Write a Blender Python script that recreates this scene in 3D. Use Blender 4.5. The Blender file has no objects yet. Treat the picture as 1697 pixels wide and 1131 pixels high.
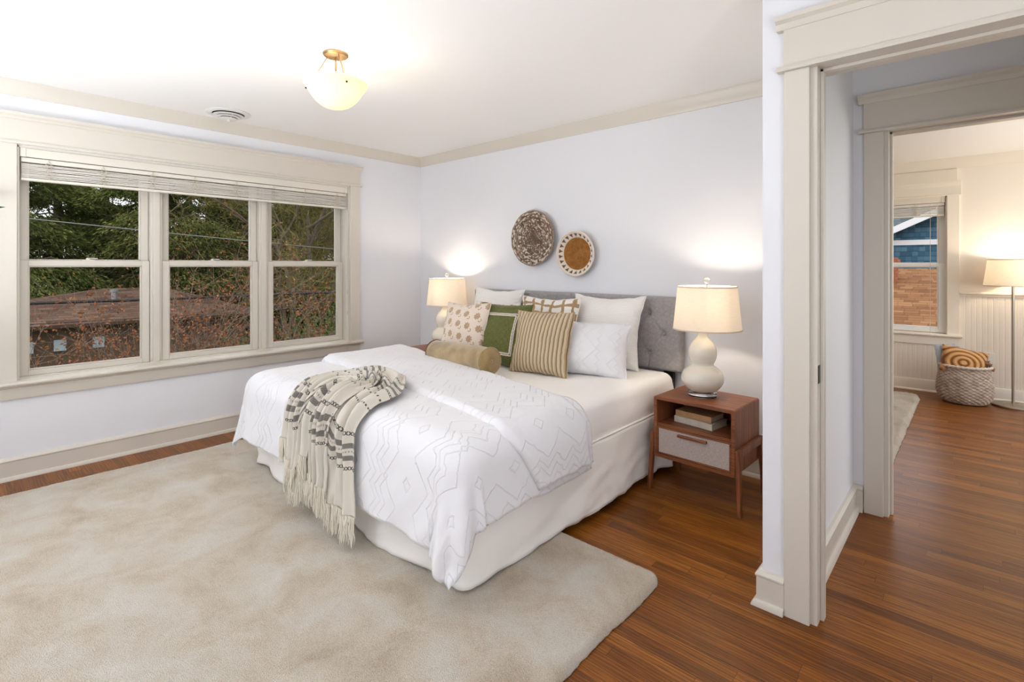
import bpy, bmesh, math, random
import numpy as np
from mathutils import Vector, Matrix, noise as mnoise

S = bpy.context.scene
COL = S.collection
PI = math.pi

# ---------------------------------------------------------------- camera
cam_d = bpy.data.cameras.new('camera')
cam = bpy.data.objects.new('camera', cam_d)
COL.objects.link(cam)
cam.location = (4.40, -3.39, 1.32)
cam.rotation_euler = (PI / 2, 0, math.radians(42.25))
cam_d.sensor_width = 36.0
cam_d.sensor_fit = 'HORIZONTAL'
cam_d.lens = 36.0 * 847.0 / 1697.0
cam_d.shift_y = -125.5 / 1697.0
cam_d.clip_start = 0.02
cam_d.clip_end = 300
S.camera = cam

# ---------------------------------------------------------------- sky (bright overcast)
W = bpy.data.worlds.new('overcast_sky')
S.world = W
W.use_nodes = True
wn = W.node_tree.nodes
wl = W.node_tree.links
for n in list(wn):
    wn.remove(n)
w_out = wn.new('ShaderNodeOutputWorld')
w_bg = wn.new('ShaderNodeBackground')
w_tc = wn.new('ShaderNodeTexCoord')
w_sep = wn.new('ShaderNodeSeparateXYZ')
w_ramp = wn.new('ShaderNodeValToRGB')
wl.new(w_tc.outputs['Generated'], w_sep.inputs[0])
wl.new(w_sep.outputs['Z'], w_ramp.inputs[0])
w_ramp.color_ramp.elements[0].position = 0.0
w_ramp.color_ramp.elements[0].color = (0.93, 0.95, 1.0, 1)
w_ramp.color_ramp.elements[1].position = 1.0
w_ramp.color_ramp.elements[1].color = (0.95, 0.965, 1.0, 1)
wl.new(w_ramp.outputs[0], w_bg.inputs['Color'])
w_bg.inputs['Strength'].default_value = 1.6
wl.new(w_bg.outputs[0], w_out.inputs['Surface'])

# ---------------------------------------------------------------- added fill lights out of view, bounced off the ceilings; no windows there
def fill_light(name, loc, direction, sx, sy, watts, rgb):
    d = bpy.data.lights.new(name, 'AREA')
    d.shape = 'RECTANGLE'
    d.size = sx
    d.size_y = sy
    d.energy = watts
    d.color = rgb
    o = bpy.data.objects.new(name, d)
    COL.objects.link(o)
    o.location = loc
    o.rotation_euler = Vector(direction).to_track_quat('-Z', 'Y').to_euler()
    return o


fill_light('bounce_fill', (1.6, -4.20, 0.8), (0.04, -0.03, 0.99), 2.4, 1.0, 86.0, (0.90, 0.95, 1.0))
fill_light('bounce_fill', (5.7, -3.5, 0.9), (-0.72, 0, 0.69), 1.3, 1.1, 30.0, (0.90, 0.95, 1.0))
fill_light('bounce_fill', (6.0, 1.8, 1.4), (-0.70, 0, 0.70), 2.2, 1.3, 33.0, (1.0, 0.97, 0.93))  # added fill to brighten the far room

# ---------------------------------------------------------------- exposure
S.view_settings.view_transform = 'Standard'
S.view_settings.look = 'None'
S.view_settings.exposure = 0.25
S.view_settings.gamma = 1.0
S.view_settings.use_curve_mapping = False
S.cycles.max_bounces = 10
S.cycles.diffuse_bounces = 6
S.cycles.transparent_max_bounces = 12
S.cycles.sample_clamp_indirect = 6.0
S.cycles.caustics_reflective = False
S.cycles.caustics_refractive = False


# ---------------------------------------------------------------- helpers
def lin(c):
    out = []
    for v in c[:3]:
        v = v / 255.0
        out.append(v / 12.92 if v <= 0.04045 else ((v + 0.055) / 1.055) ** 2.4)
    return (out[0], out[1], out[2], 1.0)


class NT:
    """A few shortcuts for a material's node tree."""

    def __init__(self, name):
        self.m = bpy.data.materials.new(name)
        self.m.use_nodes = True
        self.t = self.m.node_tree
        self.n = self.t.nodes
        self.l = self.t.links
        self.b = self.n['Principled BSDF']
        self.out = self.n['Material Output']

    def put(self, sock, v):
        if hasattr(v, 'is_output'):
            self.l.new(v, sock)
        elif v is not None:
            sock.default_value = v

    def math(self, op, a, b=None, c=None):
        n = self.n.new('ShaderNodeMath')
        n.operation = op
        self.put(n.inputs[0], a)
        self.put(n.inputs[1], b)
        self.put(n.inputs[2], c)
        return n.outputs[0]

    def coord(self, kind='Object'):
        return self.n.new('ShaderNodeTexCoord').outputs[kind]

    def sep(self, v):
        n = self.n.new('ShaderNodeSeparateXYZ')
        self.l.new(v, n.inputs[0])
        return n.outputs

    def comb(self, x, y, z=0.0):
        n = self.n.new('ShaderNodeCombineXYZ')
        for i, v in enumerate((x, y, z)):
            self.put(n.inputs[i], v)
        return n.outputs[0]

    def scale(self, v, s, rot=(0, 0, 0)):
        n = self.n.new('ShaderNodeMapping')
        self.l.new(v, n.inputs[0])
        n.inputs['Scale'].default_value = s
        n.inputs['Rotation'].default_value = rot
        return n.outputs[0]

    def noise(self, v, sc, det=3.0, dist=0.0, rough=0.5):
        n = self.n.new('ShaderNodeTexNoise')
        if v is not None:
            self.l.new(v, n.inputs['Vector'])
        n.inputs['Scale'].default_value = sc
        n.inputs['Detail'].default_value = det
        n.inputs['Distortion'].default_value = dist
        n.inputs['Roughness'].default_value = rough
        return n.outputs[0]

    def voro(self, v, sc, out='Distance'):
        n = self.n.new('ShaderNodeTexVoronoi')
        self.l.new(v, n.inputs['Vector'])
        n.inputs['Scale'].default_value = sc
        return n.outputs[out]

    def white(self, v):
        n = self.n.new('ShaderNodeTexWhiteNoise')
        n.noise_dimensions = '3D'
        self.l.new(v, n.inputs['Vector'])
        return n.outputs['Value']

    def ramp(self, f, stops, interp='LINEAR'):
        n = self.n.new('ShaderNodeValToRGB')
        self.put(n.inputs[0], f)
        cr = n.color_ramp
        cr.interpolation = interp
        while len(cr.elements) < len(stops):
            cr.elements.new(0.5)
        for e, (p, c) in zip(cr.elements, stops):
            e.position = p
            e.color = c
        return n.outputs[0]

    def mix(self, f, a, b, mode='MIX'):
        n = self.n.new('ShaderNodeMix')
        n.data_type = 'RGBA'
        n.blend_type = mode
        self.put(n.inputs[0], f)
        self.put(n.inputs[6], a)
        self.put(n.inputs[7], b)
        return n.outputs[2]

    def bump(self, h, strength=0.3, dist=0.01):
        n = self.n.new('ShaderNodeBump')
        n.inputs['Strength'].default_value = strength
        n.inputs['Distance'].default_value = dist
        self.l.new(h, n.inputs['Height'])
        self.l.new(n.outputs[0], self.b.inputs['Normal'])
        return n

    def base(self, c=None, rough=None, metal=None, spec=None, sheen=None):
        if c is not None:
            self.put(self.b.inputs['Base Color'], c)
        if rough is not None:
            self.put(self.b.inputs['Roughness'], rough)
        if metal is not None:
            self.b.inputs['Metallic'].default_value = metal
        if spec is not None:
            self.b.inputs['Specular IOR Level'].default_value = spec
        if sheen is not None:
            self.b.inputs['Sheen Weight'].default_value = sheen
            self.b.inputs['Sheen Roughness'].default_value = 0.5
        return self


def simple(name, rgb, rough=0.5, metal=0.0, spec=0.5, nscale=0, namp=0.08, bump=0.0, bscale=60, sheen=None, bdist=0.004):
    t = NT(name)
    c = lin(rgb)
    t.base(c, rough, metal, spec, sheen)
    if nscale:
        f = t.noise(t.coord(), nscale, 4)
        dark = tuple(v * (1 - namp) for v in c[:3]) + (1,)
        lite = tuple(min(1, v * (1 + namp)) for v in c[:3]) + (1,)
        t.base(t.ramp(f, [(0.3, dark), (0.7, lite)]))
    if bump:
        t.bump(t.noise(t.coord(), bscale, 4), bump, bdist)
    return t.m


class MB:
    """Collects geometry for ONE mesh."""

    def __init__(self):
        self.v = []
        self.f = []
        self.uv = {}
        self.nuv = False

    def face(self, idx, uv=None):
        self.f.append(tuple(idx))
        if uv is not None:
            self.uv[len(self.f) - 1] = uv
            self.nuv = True

    def box(self, x0, x1, y0, y1, z0, z1, M=None):
        k = len(self.v)
        for z in (z0, z1):
            for x, y in ((x0, y0), (x1, y0), (x1, y1), (x0, y1)):
                p = Vector((x, y, z))
                self.v.append(tuple(M @ p if M else p))
        for a in ((0, 3, 2, 1), (4, 5, 6, 7), (0, 1, 5, 4), (1, 2, 6, 5), (2, 3, 7, 6), (3, 0, 4, 7)):
            self.f.append(tuple(k + i for i in a))
        return self

    def hexa(self, lo, hi):
        """A block between two quads (each four points, counter-clockwise from above)."""
        k = len(self.v)
        self.v += [tuple(p) for p in lo] + [tuple(p) for p in hi]
        for a in ((0, 3, 2, 1), (4, 5, 6, 7), (0, 1, 5, 4), (1, 2, 6, 5), (2, 3, 7, 6), (3, 0, 4, 7)):
            self.f.append(tuple(k + i for i in a))
        return self

    def lathe(self, prof, n=32, c=(0, 0, 0), M=None, close=False):
        """Revolve (radius, z) about z. A zero radius closes the pole."""
        rings = []
        c = Vector(c)
        for r, z in prof:
            if r < 1e-6:
                p = Vector((0, 0, z))
                self.v.append(tuple((M @ p if M else p) + c))
                rings.append([len(self.v) - 1])
            else:
                ring = []
                for i in range(n):
                    a = 2 * PI * i / n
                    p = Vector((r * math.cos(a), r * math.sin(a), z))
                    self.v.append(tuple((M @ p if M else p) + c))
                    ring.append(len(self.v) - 1)
                rings.append(ring)
        pairs = list(zip(rings[:-1], rings[1:]))
        if close:
            pairs.append((rings[-1], rings[0]))
        for A, B in pairs:
            for i in range(n):
                j = (i + 1) % n
                if len(A) == 1 and len(B) == 1:
                    continue
                if len(A) == 1:
                    self.f.append((A[0], B[j], B[i]))
                elif len(B) == 1:
                    self.f.append((A[i], A[j], B[0]))
                else:
                    self.f.append((A[i], A[j], B[j], B[i]))
        return self

    def tube(self, pts, r, n=8, cap=True):
        pts = [Vector(p) for p in pts]
        rs = r if isinstance(r, (list, tuple)) else [r] * len(pts)
        up = None
        rings = []
        for i, p in enumerate(pts):
            d = (pts[min(i + 1, len(pts) - 1)] - pts[max(i - 1, 0)])
            d = d.normalized() if d.length > 1e-9 else Vector((0, 0, 1))
            if up is None:
                up = Vector((0, 0, 1)) if abs(d.z) < 0.9 else Vector((1, 0, 0))
            s = d.cross(up).normalized()
            up = s.cross(d).normalized()
            ring = []
            for k in range(n):
                a = 2 * PI * k / n
                q = p + (s * math.cos(a) + up * math.sin(a)) * rs[i]
                self.v.append(tuple(q))
                ring.append(len(self.v) - 1)
            rings.append(ring)
        for A, B in zip(rings[:-1], rings[1:]):
            for k in range(n):
                j = (k + 1) % n
                self.f.append((A[k], A[j], B[j], B[k]))
        if cap:
            self.f.append(tuple(reversed(rings[0])))
            self.f.append(tuple(rings[-1]))
        return self

    def extr(self, prof, p0, p1, nrm):
        """Extrude a closed (offset along nrm, height) profile from p0 to p1."""
        p0, p1, nrm = Vector(p0), Vector(p1), Vector(nrm)
        k = len(self.v)
        m = len(prof)
        for p in (p0, p1):
            for d, z in prof:
                self.v.append(tuple(p + nrm * d + Vector((0, 0, z))))
        for i in range(m):
            j = (i + 1) % m
            self.f.append((k + i, k + j, k + m + j, k + m + i))
        self.f.append(tuple(k + i for i in reversed(range(m))))
        self.f.append(tuple(k + m + i for i in range(m)))
        return self

    def extr_corner(self, prof, p0, pc, p1, n0, n1):
        """Extrude a profile along p0 -> pc -> p1 with a mitred outer corner at pc; n0, n1 face out of the two walls."""
        p0, pc, p1, n0, n1 = Vector(p0), Vector(pc), Vector(p1), Vector(n0), Vector(n1)
        k = len(self.v)
        m = len(prof)
        for p, n in ((p0, n0), (pc, n0 + n1), (p1, n1)):
            for d, z in prof:
                self.v.append(tuple(p + n * d + Vector((0, 0, z))))
        for s in range(2):
            for i in range(m):
                j = (i + 1) % m
                self.f.append((k + s * m + i, k + s * m + j, k + (s + 1) * m + j, k + (s + 1) * m + i))
        self.f.append(tuple(k + i for i in reversed(range(m))))
        self.f.append(tuple(k + 2 * m + i for i in range(m)))
        return self

    def ball(self, c, r, n=12, sz=1.0):
        prof = [(0, -r * sz)] + [(r * math.cos(a), r * sz * math.sin(a)) for a in
                                 [(-PI / 2 + PI * i / (n // 2)) for i in range(1, n // 2)]] + [(0, r * sz)]
        return self.lathe(prof, n, c)

    def grid(self, P, uv=None, wrap=False):
        """P[i][j] points -> quads."""
        k = len(self.v)
        ni, nj = len(P), len(P[0])
        for row in P:
            for p in row:
                self.v.append(tuple(p))
        for i in range(ni - 1):
            for j in range(nj - (0 if wrap else 1)):
                j2 = (j + 1) % nj
                q = (k + i * nj + j, k + i * nj + j2, k + (i + 1) * nj + j2, k + (i + 1) * nj + j)
                if uv is not None:
                    self.face(q, (uv[i][j], uv[i][j2], uv[i + 1][j2], uv[i + 1][j]))
                else:
                    self.f.append(q)
        return self

    def build(self, name, m, parent=None, world=True, smooth=35, bevel=0, bseg=2, fix=True, kind=None, label=None, solid=0):
        me = bpy.data.meshes.new(name)
        me.from_pydata(self.v, [], self.f)
        if self.nuv:
            ul = me.uv_layers.new(name='UVMap')
            for pi, poly in enumerate(me.polygons):
                q = self.uv.get(pi)
                if q is None:
                    continue
                for li, c in zip(poly.loop_indices, q):
                    ul.data[li].uv = c
        if fix:
            bm = bmesh.new()
            bm.from_mesh(me)
            bmesh.ops.recalc_face_normals(bm, faces=bm.faces)
            bm.to_mesh(me)
            bm.free()
        me.materials.append(m)
        if smooth:
            me.polygons.foreach_set('use_smooth', [True] * len(me.polygons))
            if smooth < 180:
                me.set_sharp_from_angle(angle=math.radians(smooth))
        me.update()
        o = bpy.data.objects.new(name, me)
        COL.objects.link(o)
        if parent is not None:
            o.parent = parent
            if world:
                o.matrix_parent_inverse = parent.matrix_basis.inverted()
        if solid:
            md = o.modifiers.new('thickness', 'SOLIDIFY')
            md.thickness = solid
            md.offset = -1
        if bevel:
            md = o.modifiers.new('edges', 'BEVEL')
            md.width = bevel
            md.segments = bseg
            md.limit_method = 'ANGLE'
            md.angle_limit = math.radians(40)
            md.harden_normals = False
        if kind:
            o['kind'] = kind
        if label:
            o['label'] = label
        return o


def thing(name, label, cat, loc=(0, 0, 0), rz=0.0, group=None):
    o = bpy.data.objects.new(name, None)
    COL.objects.link(o)
    o.empty_display_size = 0.1
    o.location = loc
    o.rotation_euler = (0, 0, rz)
    o['label'] = label
    o['category'] = cat
    if group:
        o['group'] = group
    return o


def tag(o, label, cat, group=None):
    o['label'] = label
    o['category'] = cat
    if group:
        o['group'] = group
    return o


def setting(name, loc=(0, 0, 0)):
    o = bpy.data.objects.new(name, None)
    COL.objects.link(o)
    o.location = loc
    o['kind'] = 'structure'
    return o


def dup(root, loc, rz=0.0, label=None, name=None):
    r = root.copy()
    COL.objects.link(r)
    r.location = loc
    r.rotation_euler = (0, 0, rz)
    if label:
        r['label'] = label
    for ch in list(root.children):
        c = ch.copy()
        COL.objects.link(c)
        c.parent = r
        for g in list(ch.children):
            e = g.copy()
            COL.objects.link(e)
            e.parent = c
    return r


def nz(x, y, z=0.0):
    return mnoise.noise(Vector((x, y, z)))


def sstep(a, b, x):
    t = min(1.0, max(0.0, (x - a) / (b - a)))
    return t * t * (3 - 2 * t)

# ================================================================ materials of the room
def wall_paint(name, rgb):
    t = NT(name)
    t.base(lin(rgb), 0.55, 0, 0.35)
    t.bump(t.noise(t.coord(), 180, 3), 0.06, 0.002)
    return t.m


M_WALL = wall_paint('wall_paint', (229, 230, 234))
M_CEIL = wall_paint('ceiling_paint', (244, 242, 240))
M_TRIM = simple('cream_trim_paint', (212, 205, 193), 0.35, 0, 0.5, bump=0.03, bscale=90)
M_NEXT = wall_paint('warm_wall_paint', (235, 226, 214))
M_NEXTTRIM = simple('pale_trim_paint', (233, 224, 210), 0.4, 0, 0.5)


def wood_floor():
    t = NT('oak_strip_floor')
    x, y, z = t.sep(t.coord())
    wd = 0.0575
    row = t.math('FLOOR', t.math('DIVIDE', y, wd))
    rnd_row = t.white(t.comb(row, 3.7, 0.0))
    xs = t.math('ADD', x, t.math('MULTIPLY', rnd_row, 7.0))
    ln = t.math('DIVIDE', xs, 0.95)
    idx = t.math('FLOOR', ln)
    rnd = t.white(t.comb(row, idx, 1.0))
    rnd2 = t.white(t.comb(idx, row, 5.0))
    off = t.math('MULTIPLY', rnd, 37.0)
    g = t.comb(t.math('MULTIPLY', x, 1.6), t.math('ADD', t.math('MULTIPLY', y, 30.0), off), off)
    grain = t.noise(g, 2.2, 6, 0.9, 0.62)
    g2 = t.comb(t.math('MULTIPLY', x, 0.9), t.math('ADD', t.math('MULTIPLY', y, 9.0), off), off)
    wv = t.n.new('ShaderNodeTexWave')
    wv.wave_type = 'BANDS'
    wv.bands_direction = 'Y'
    t.l.new(g2, wv.inputs[0])
    wv.inputs['Scale'].default_value = 2.4
    wv.inputs['Distortion'].default_value = 9.0
    wv.inputs['Detail'].default_value = 3
    wv.inputs['Detail Scale'].default_value = 0.9
    ring = t.math('POWER', wv.outputs['Fac'], 2.2)
    tone = t.math('ADD', t.math('MULTIPLY', rnd2, 0.26), t.math('ADD', 0.10, t.math('MULTIPLY', grain, 0.66)))
    col = t.ramp(tone, [(0.18, lin((80, 41, 12))), (0.42, lin((121, 69, 21))), (0.64, lin((156, 94, 31))), (0.90, lin((190, 124, 50)))])
    dark = lin((52, 24, 11))
    col = t.mix(t.math('MULTIPLY', t.math('SUBTRACT', 1.0, ring), t.math('ADD', 0.22, t.math('MULTIPLY', rnd, 0.20))), col, dark)
    fine = t.noise(t.comb(t.math('MULTIPLY', x, 5.0), t.math('MULTIPLY', y, 260.0), off), 1.0, 4, 0.3)
    pores = t.math('MULTIPLY', t.math('LESS_THAN', fine, 0.43), 0.55)
    col = t.mix(pores, col, dark)
    fy = t.math('FRACT', t.math('DIVIDE', y, wd))
    fx = t.math('FRACT', ln)
    gap = t.math('MAXIMUM', t.math('LESS_THAN', fy, 0.022), t.math('LESS_THAN', fx, 0.0016))
    col = t.mix(t.math('MULTIPLY', gap, 0.75), col, lin((30, 14, 7)))
    t.base(col, None, 0, 0.24)
    t.put(t.b.inputs['Roughness'], t.math('ADD', 0.24, t.math('MULTIPLY', grain, 0.14)))
    h = t.math('SUBTRACT', t.math('MULTIPLY', fine, 0.25), t.math('MULTIPLY', gap, 1.0))
    t.bump(h, 0.10, 0.002)
    return t.m


M_FLOOR = wood_floor()


def glass_pane():
    t = NT('window_glass')
    tr = t.n.new('ShaderNodeBsdfTransparent')
    gl = t.n.new('ShaderNodeBsdfGlossy')
    gl.inputs['Roughness'].default_value = 0.02
    fr = t.n.new('ShaderNodeFresnel')
    fr.inputs['IOR'].default_value = 1.1
    mx = t.n.new('ShaderNodeMixShader')
    t.l.new(fr.outputs[0], mx.inputs[0])
    t.l.new(tr.outputs[0], mx.inputs[1])
    t.l.new(gl.outputs[0], mx.inputs[2])
    t.l.new(mx.outputs[0], t.out.inputs['Surface'])
    return t.m


M_GLASS = glass_pane()
M_DARKMETAL = simple('dark_metal', (38, 36, 34), 0.35, 0.8)
M_BRASS = simple('antique_brass', (150, 125, 95), 0.3, 0.9)

CEIL = 2.46

# ================================================================ room shell
MB().box(-0.16, 6.2, -4.6, 3.66, -0.12, 0.0).build('floor', M_FLOOR, kind='structure', smooth=0)
b = MB()
b.box(-0.16, 6.2, -4.6, 0.0, CEIL, CEIL + 0.12)
b.build('ceiling', M_CEIL, kind='structure', smooth=0)
b = MB()
b.box(1.2, 6.2, 0.0, 3.66, 2.415, CEIL + 0.12)
b.build('ceiling_next', M_CEIL, kind='structure', smooth=0)

# walls behind the camera
b = MB()
b.box(-0.16, 6.2, -4.72, -4.6, 0, CEIL)
b.build('wall_front', M_WALL, kind='structure', smooth=0)
MB().box(6.08, 6.2, -4.6, -1.26, 0, CEIL).build('wall_side', M_WALL, kind='structure', smooth=0)

# left wall with the triple window opening
WY0, WY1, WZ0, WZ1 = -3.109, -0.839, 0.59, 2.068
b = MB()
b.box(-0.16, 0, -4.6, WY0, 0, CEIL)
b.box(-0.16, 0, WY1, 0.12, 0, CEIL)
b.box(-0.16, 0, WY0, WY1, 0, WZ0)
b.box(-0.16, 0, WY0, WY1, WZ1, CEIL)
b.build('wall_left', M_WALL, kind='structure', smooth=0)
# wall behind the headboard
MB().box(0.0, 3.905, 0.0, 0.12, 0, CEIL).build('wall_back', M_WALL, kind='structure', smooth=0)
# partition between bedroom and hall, and the wall with the near doorway
b = MB()
b.box(3.784, 3.905, -1.26, 0.0, 0, CEIL)
b.build('wall_right', M_WALL, kind='structure', smooth=0)
D1X0, D1X1, D1Z = 3.955, 4.80, 2.065
b = MB()
b.box(3.905, D1X0, -1.26, -1.15, 0, CEIL)
b.box(D1X0, D1X1, -1.26, -1.15, D1Z, CEIL)
b.box(D1X1, 6.2, -1.26, -1.15, 0, CEIL)
b.build('wall_entry', M_WALL, kind='structure', smooth=0)
# wall with the far doorway
D2X0, D2X1, D2Z = 4.046, 4.92, 2.04
b = MB()
b.box(3.905, D2X0, -0.09, 0.03, 0, CEIL)
b.box(D2X0, D2X1, -0.09, 0.03, D2Z, CEIL)
b.box(D2X1, 6.2, -0.09, 0.03, 0, CEIL)
b.build('wall_hall', M_WALL, kind='structure', smooth=0)
# far room
b = MB()
NW0, NW1, NZ0, NZ1 = 3.05, 4.178, 0.60, 2.035
b.box(1.2, NW0, 3.5, 3.66, 0, 2.45)
b.box(NW1, 6.2, 3.5, 3.66, 0, 2.45)
b.box(NW0, NW1, 3.5, 3.66, 0, NZ0)
b.box(NW0, NW1, 3.5, 3.66, NZ1, 2.45)
b.build('wall_far', M_NEXT, kind='structure', smooth=0)
MB().box(1.2, 1.32, 0.12, 3.5, 0, 2.45).build('wall_far_left', M_NEXT, kind='structure', smooth=0)

# crown mouldings
CROWN = [(0, 2.368), (0.010, 2.368), (0.012, 2.385), (0.026, 2.402), (0.030, 2.418), (0.044, 2.440), (0.046, CEIL), (0, CEIL)]
MB().extr(CROWN, (0, -4.6, 0), (0, 0, 0), (1, 0, 0)).build('trim_1', M_TRIM, kind='structure', smooth=50)
MB().extr(CROWN, (0, 0, 0), (3.784, 0, 0), (0, -1, 0)).build('trim_2', M_TRIM, kind='structure', smooth=50)
b = MB()
b.extr_corner(CROWN, (3.784, 0, 0), (3.784, -1.26, 0), (6.08, -1.26, 0), (-1, 0, 0), (0, -1, 0))
b.build('trim_3', M_TRIM, kind='structure', smooth=50)
CR2 = [(0, 2.31), (0.010, 2.31), (0.014, 2.33), (0.03, 2.35), (0.034, 2.37), (0.05, 2.392), (0.052, 2.415), (0, 2.415)]
MB().extr(CR2, (1.32, 3.5, 0), (6.2, 3.5, 0), (0, -1, 0)).build('trim_4', M_NEXTTRIM, kind='structure', smooth=50)

# baseboards: board, bead on top, quarter round at the floor
BASE = [(0, 0), (0.034, 0), (0.034, 0.008), (0.028, 0.020), (0.018, 0.024), (0.018, 0.112), (0.022, 0.116), (0.022, 0.122), (0.012, 0.134), (0, 0.138)]
MB().extr(BASE, (0, -4.6, 0), (0, 0, 0), (1, 0, 0)).build('baseboard_left', M_TRIM, kind='structure', smooth=30)
MB().extr(BASE, (0, 0, 0), (3.784, 0, 0), (0, -1, 0)).build('baseboard_back', M_TRIM, kind='structure', smooth=30)
b = MB()
b.extr_corner(BASE, (3.784, 0, 0), (3.784, -1.26, 0), (3.8635, -1.26, 0), (-1, 0, 0), (0, -1, 0))
b.build('baseboard_right', M_TRIM, kind='structure', smooth=30)
b = MB()
b.extr(BASE, (3.905, -1.15, 0), (3.905, -0.09, 0), (1, 0, 0))
b.extr(BASE, (3.905, -0.09, 0), (3.952, -0.09, 0), (0, -1, 0))
b.build('baseboard_hall', M_TRIM, kind='structure', smooth=30)
BASE3 = [(0, 0), (0.03, 0), (0.03, 0.01), (0.016, 0.022), (0.016, 0.108), (0.01, 0.122), (0, 0.124)]
MB().extr(BASE3, (1.32, 3.488, 0), (6.2, 3.488, 0), (0, -1, 0)).build('baseboard_far', M_NEXTTRIM, kind='structure', smooth=30)


# beadboard panelling with chair rail in the far room: real grooves
b = MB()
def bead_panel(x0, x1, z0, z1):
    x = x0
    pr = []
    while x < x1 - 1e-6:
        xe = min(x + 0.041, x1)
        pr.append((x, xe))
        x = xe
    for a, c in pr:
        b.hexa([(a + 0.004, 3.4945, z0), (c - 0.004, 3.4945, z0), (c, 3.4968, z0), (a, 3.4968, z0)],
               [(a + 0.004, 3.4945, z1), (c - 0.004, 3.4945, z1), (c, 3.4968, z1), (a, 3.4968, z1)])
bead_panel(4.276, 6.08, 0.10, 1.03)
bead_panel(2.95, 4.276, 0.10, 0.50)
b.build('trim_5', M_NEXTTRIM, kind='structure', smooth=0)
RAIL = [(0, 1.012), (0.014, 1.012), (0.014, 1.024), (0.026, 1.034), (0.026, 1.046), (0.010, 1.050), (0, 1.056)]
MB().extr(RAIL, (4.276, 3.492, 0), (6.08, 3.492, 0), (0, -1, 0)).build('trim_6', M_NEXTTRIM, kind='structure', smooth=30)


# ================================================================ doorways
def doorway(name, x0, x1, z, yf, yb, cw, mat):
    """Cased opening: jamb lining, casing boards, lintel board with fillet and cap; yf is the face towards the camera."""
    root = setting(name, (x0, yf, 0))
    t = 0.02
    b = MB()
    b.box(x0 - 0.014, x0 + 0.016, yf - 0.002, yb + 0.002, 0, z)
    b.box(x1 - 0.016, x1 + 0.014, yf - 0.002, yb + 0.002, 0, z)
    b.box(x0 - 0.014, x1 + 0.014, yf - 0.002, yb + 0.002, z - 0.016, z + 0.004)
    b.build('jamb', mat, root, smooth=0, bevel=0.002)
    b = MB()
    for xa, xb_ in ((x0 + 0.016, x0 + 0.028), (x1 - 0.028, x1 - 0.016)):
        b.box(xa, xb_, yf + 0.045, yf + 0.08, 0, z - 0.016)
    b.box(x0 + 0.016, x1 - 0.016, yf + 0.045, yf + 0.08, z - 0.028, z - 0.016)
    b.build('door_stop', mat, root, smooth=0, bevel=0.002)
    for s, ya in ((-1, yf), (1, yb)):
        for xa, xb_ in ((x0 - 0.006 - cw, x0 - 0.006), (x1 + 0.006, x1 + 0.006 + cw)):
            c = MB()
            c.box(xa, xb_, min(ya, ya + s * t), max(ya, ya + s * t), 0, z - 0.018)
            c.build('casing', mat, root, smooth=0, bevel=0.0025)
        xa, xb_ = x0 - 0.006 - cw, x1 + 0.006 + cw
        n = (0, s, 0)
        h = MB()
        h.extr([(0, z - 0.018), (0.034, z - 0.018), (0.038, z - 0.009), (0.034, z), (0, z)], (xa - 0.022, ya, 0), (xb_ + 0.022, ya, 0), n)
        h.extr([(0, z), (0.022, z), (0.022, z + 0.142), (0, z + 0.142)], (xa, ya, 0), (xb_, ya, 0), n)
        h.extr([(0, z + 0.138), (0.026, z + 0.138), (0.032, z + 0.150), (0.034, z + 0.158), (0.048, z + 0.168), (0.050, z + 0.184), (0, z + 0.184)],
               (xa - 0.024, ya, 0), (xb_ + 0.024, ya, 0), n)
        h.build('lintel', mat, root, smooth=30)
    return root


d1 = doorway('door_1', D1X0, D1X1, D1Z, -1.26, -1.15, 0.085, M_TRIM)
b = MB()
b.box(D1X0 + 0.0155, D1X0 + 0.018, -1.252, -1.224, 0.885, 0.952)
b.build('strike_plate', M_DARKMETAL, d1, smooth=0, bevel=0.001, label='dark metal strike plate')
d2 = doorway('door_2', D2X0, D2X1, D2Z, -0.09, 0.03, 0.084, M_TRIM)


# ================================================================ windows
def sash(root, name, ax, c0, c1, z0, z1, d0, d1, st, bot, top, mat):
    """One sash: frame with pane. ax 'y' = sash in the left wall (c along y, depth along x); 'x' = in the far wall."""
    def bx(m, ca, cb, da, db, za, zb):
        if ax == 'y':
            m.box(min(da, db), max(da, db), ca, cb, za, zb)
        else:
            m.box(ca, cb, min(da, db), max(da, db), za, zb)
    m = MB()
    bx(m, c0, c0 + st, d0, d1, z0, z1)
    bx(m, c1 - st, c1, d0, d1, z0, z1)
    bx(m, c0 + st, c1 - st, d0, d1, z0, z0 + bot)
    bx(m, c0 + st, c1 - st, d0, d1, z1 - top, z1)
    dm = d0 + (d1 - d0) * 0.25
    q = 0.008
    bx(m, c0 + st, c0 + st + q, dm, d1, z0 + bot, z1 - top)
    bx(m, c1 - st - q, c1 - st, dm, d1, z0 + bot, z1 - top)
    bx(m, c0 + st + q, c1 - st - q, dm, d1, z0 + bot, z0 + bot + q)
    bx(m, c0 + st + q, c1 - st - q, dm, d1, z1 - top - q, z1 - top)
    o = m.build(name, mat, root, smooth=0, bevel=0.0025)
    g = MB()
    dg = d0 + (d1 - d0) * 0.55
    bx(g, c0 + st, c1 - st, dg - 0.002, dg + 0.002, z0 + bot, z1 - top)
    g.build('glass_pane', M_GLASS, o, smooth=0)
    return o


win1 = setting('window_1', (0, WY0, WZ0))
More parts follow.
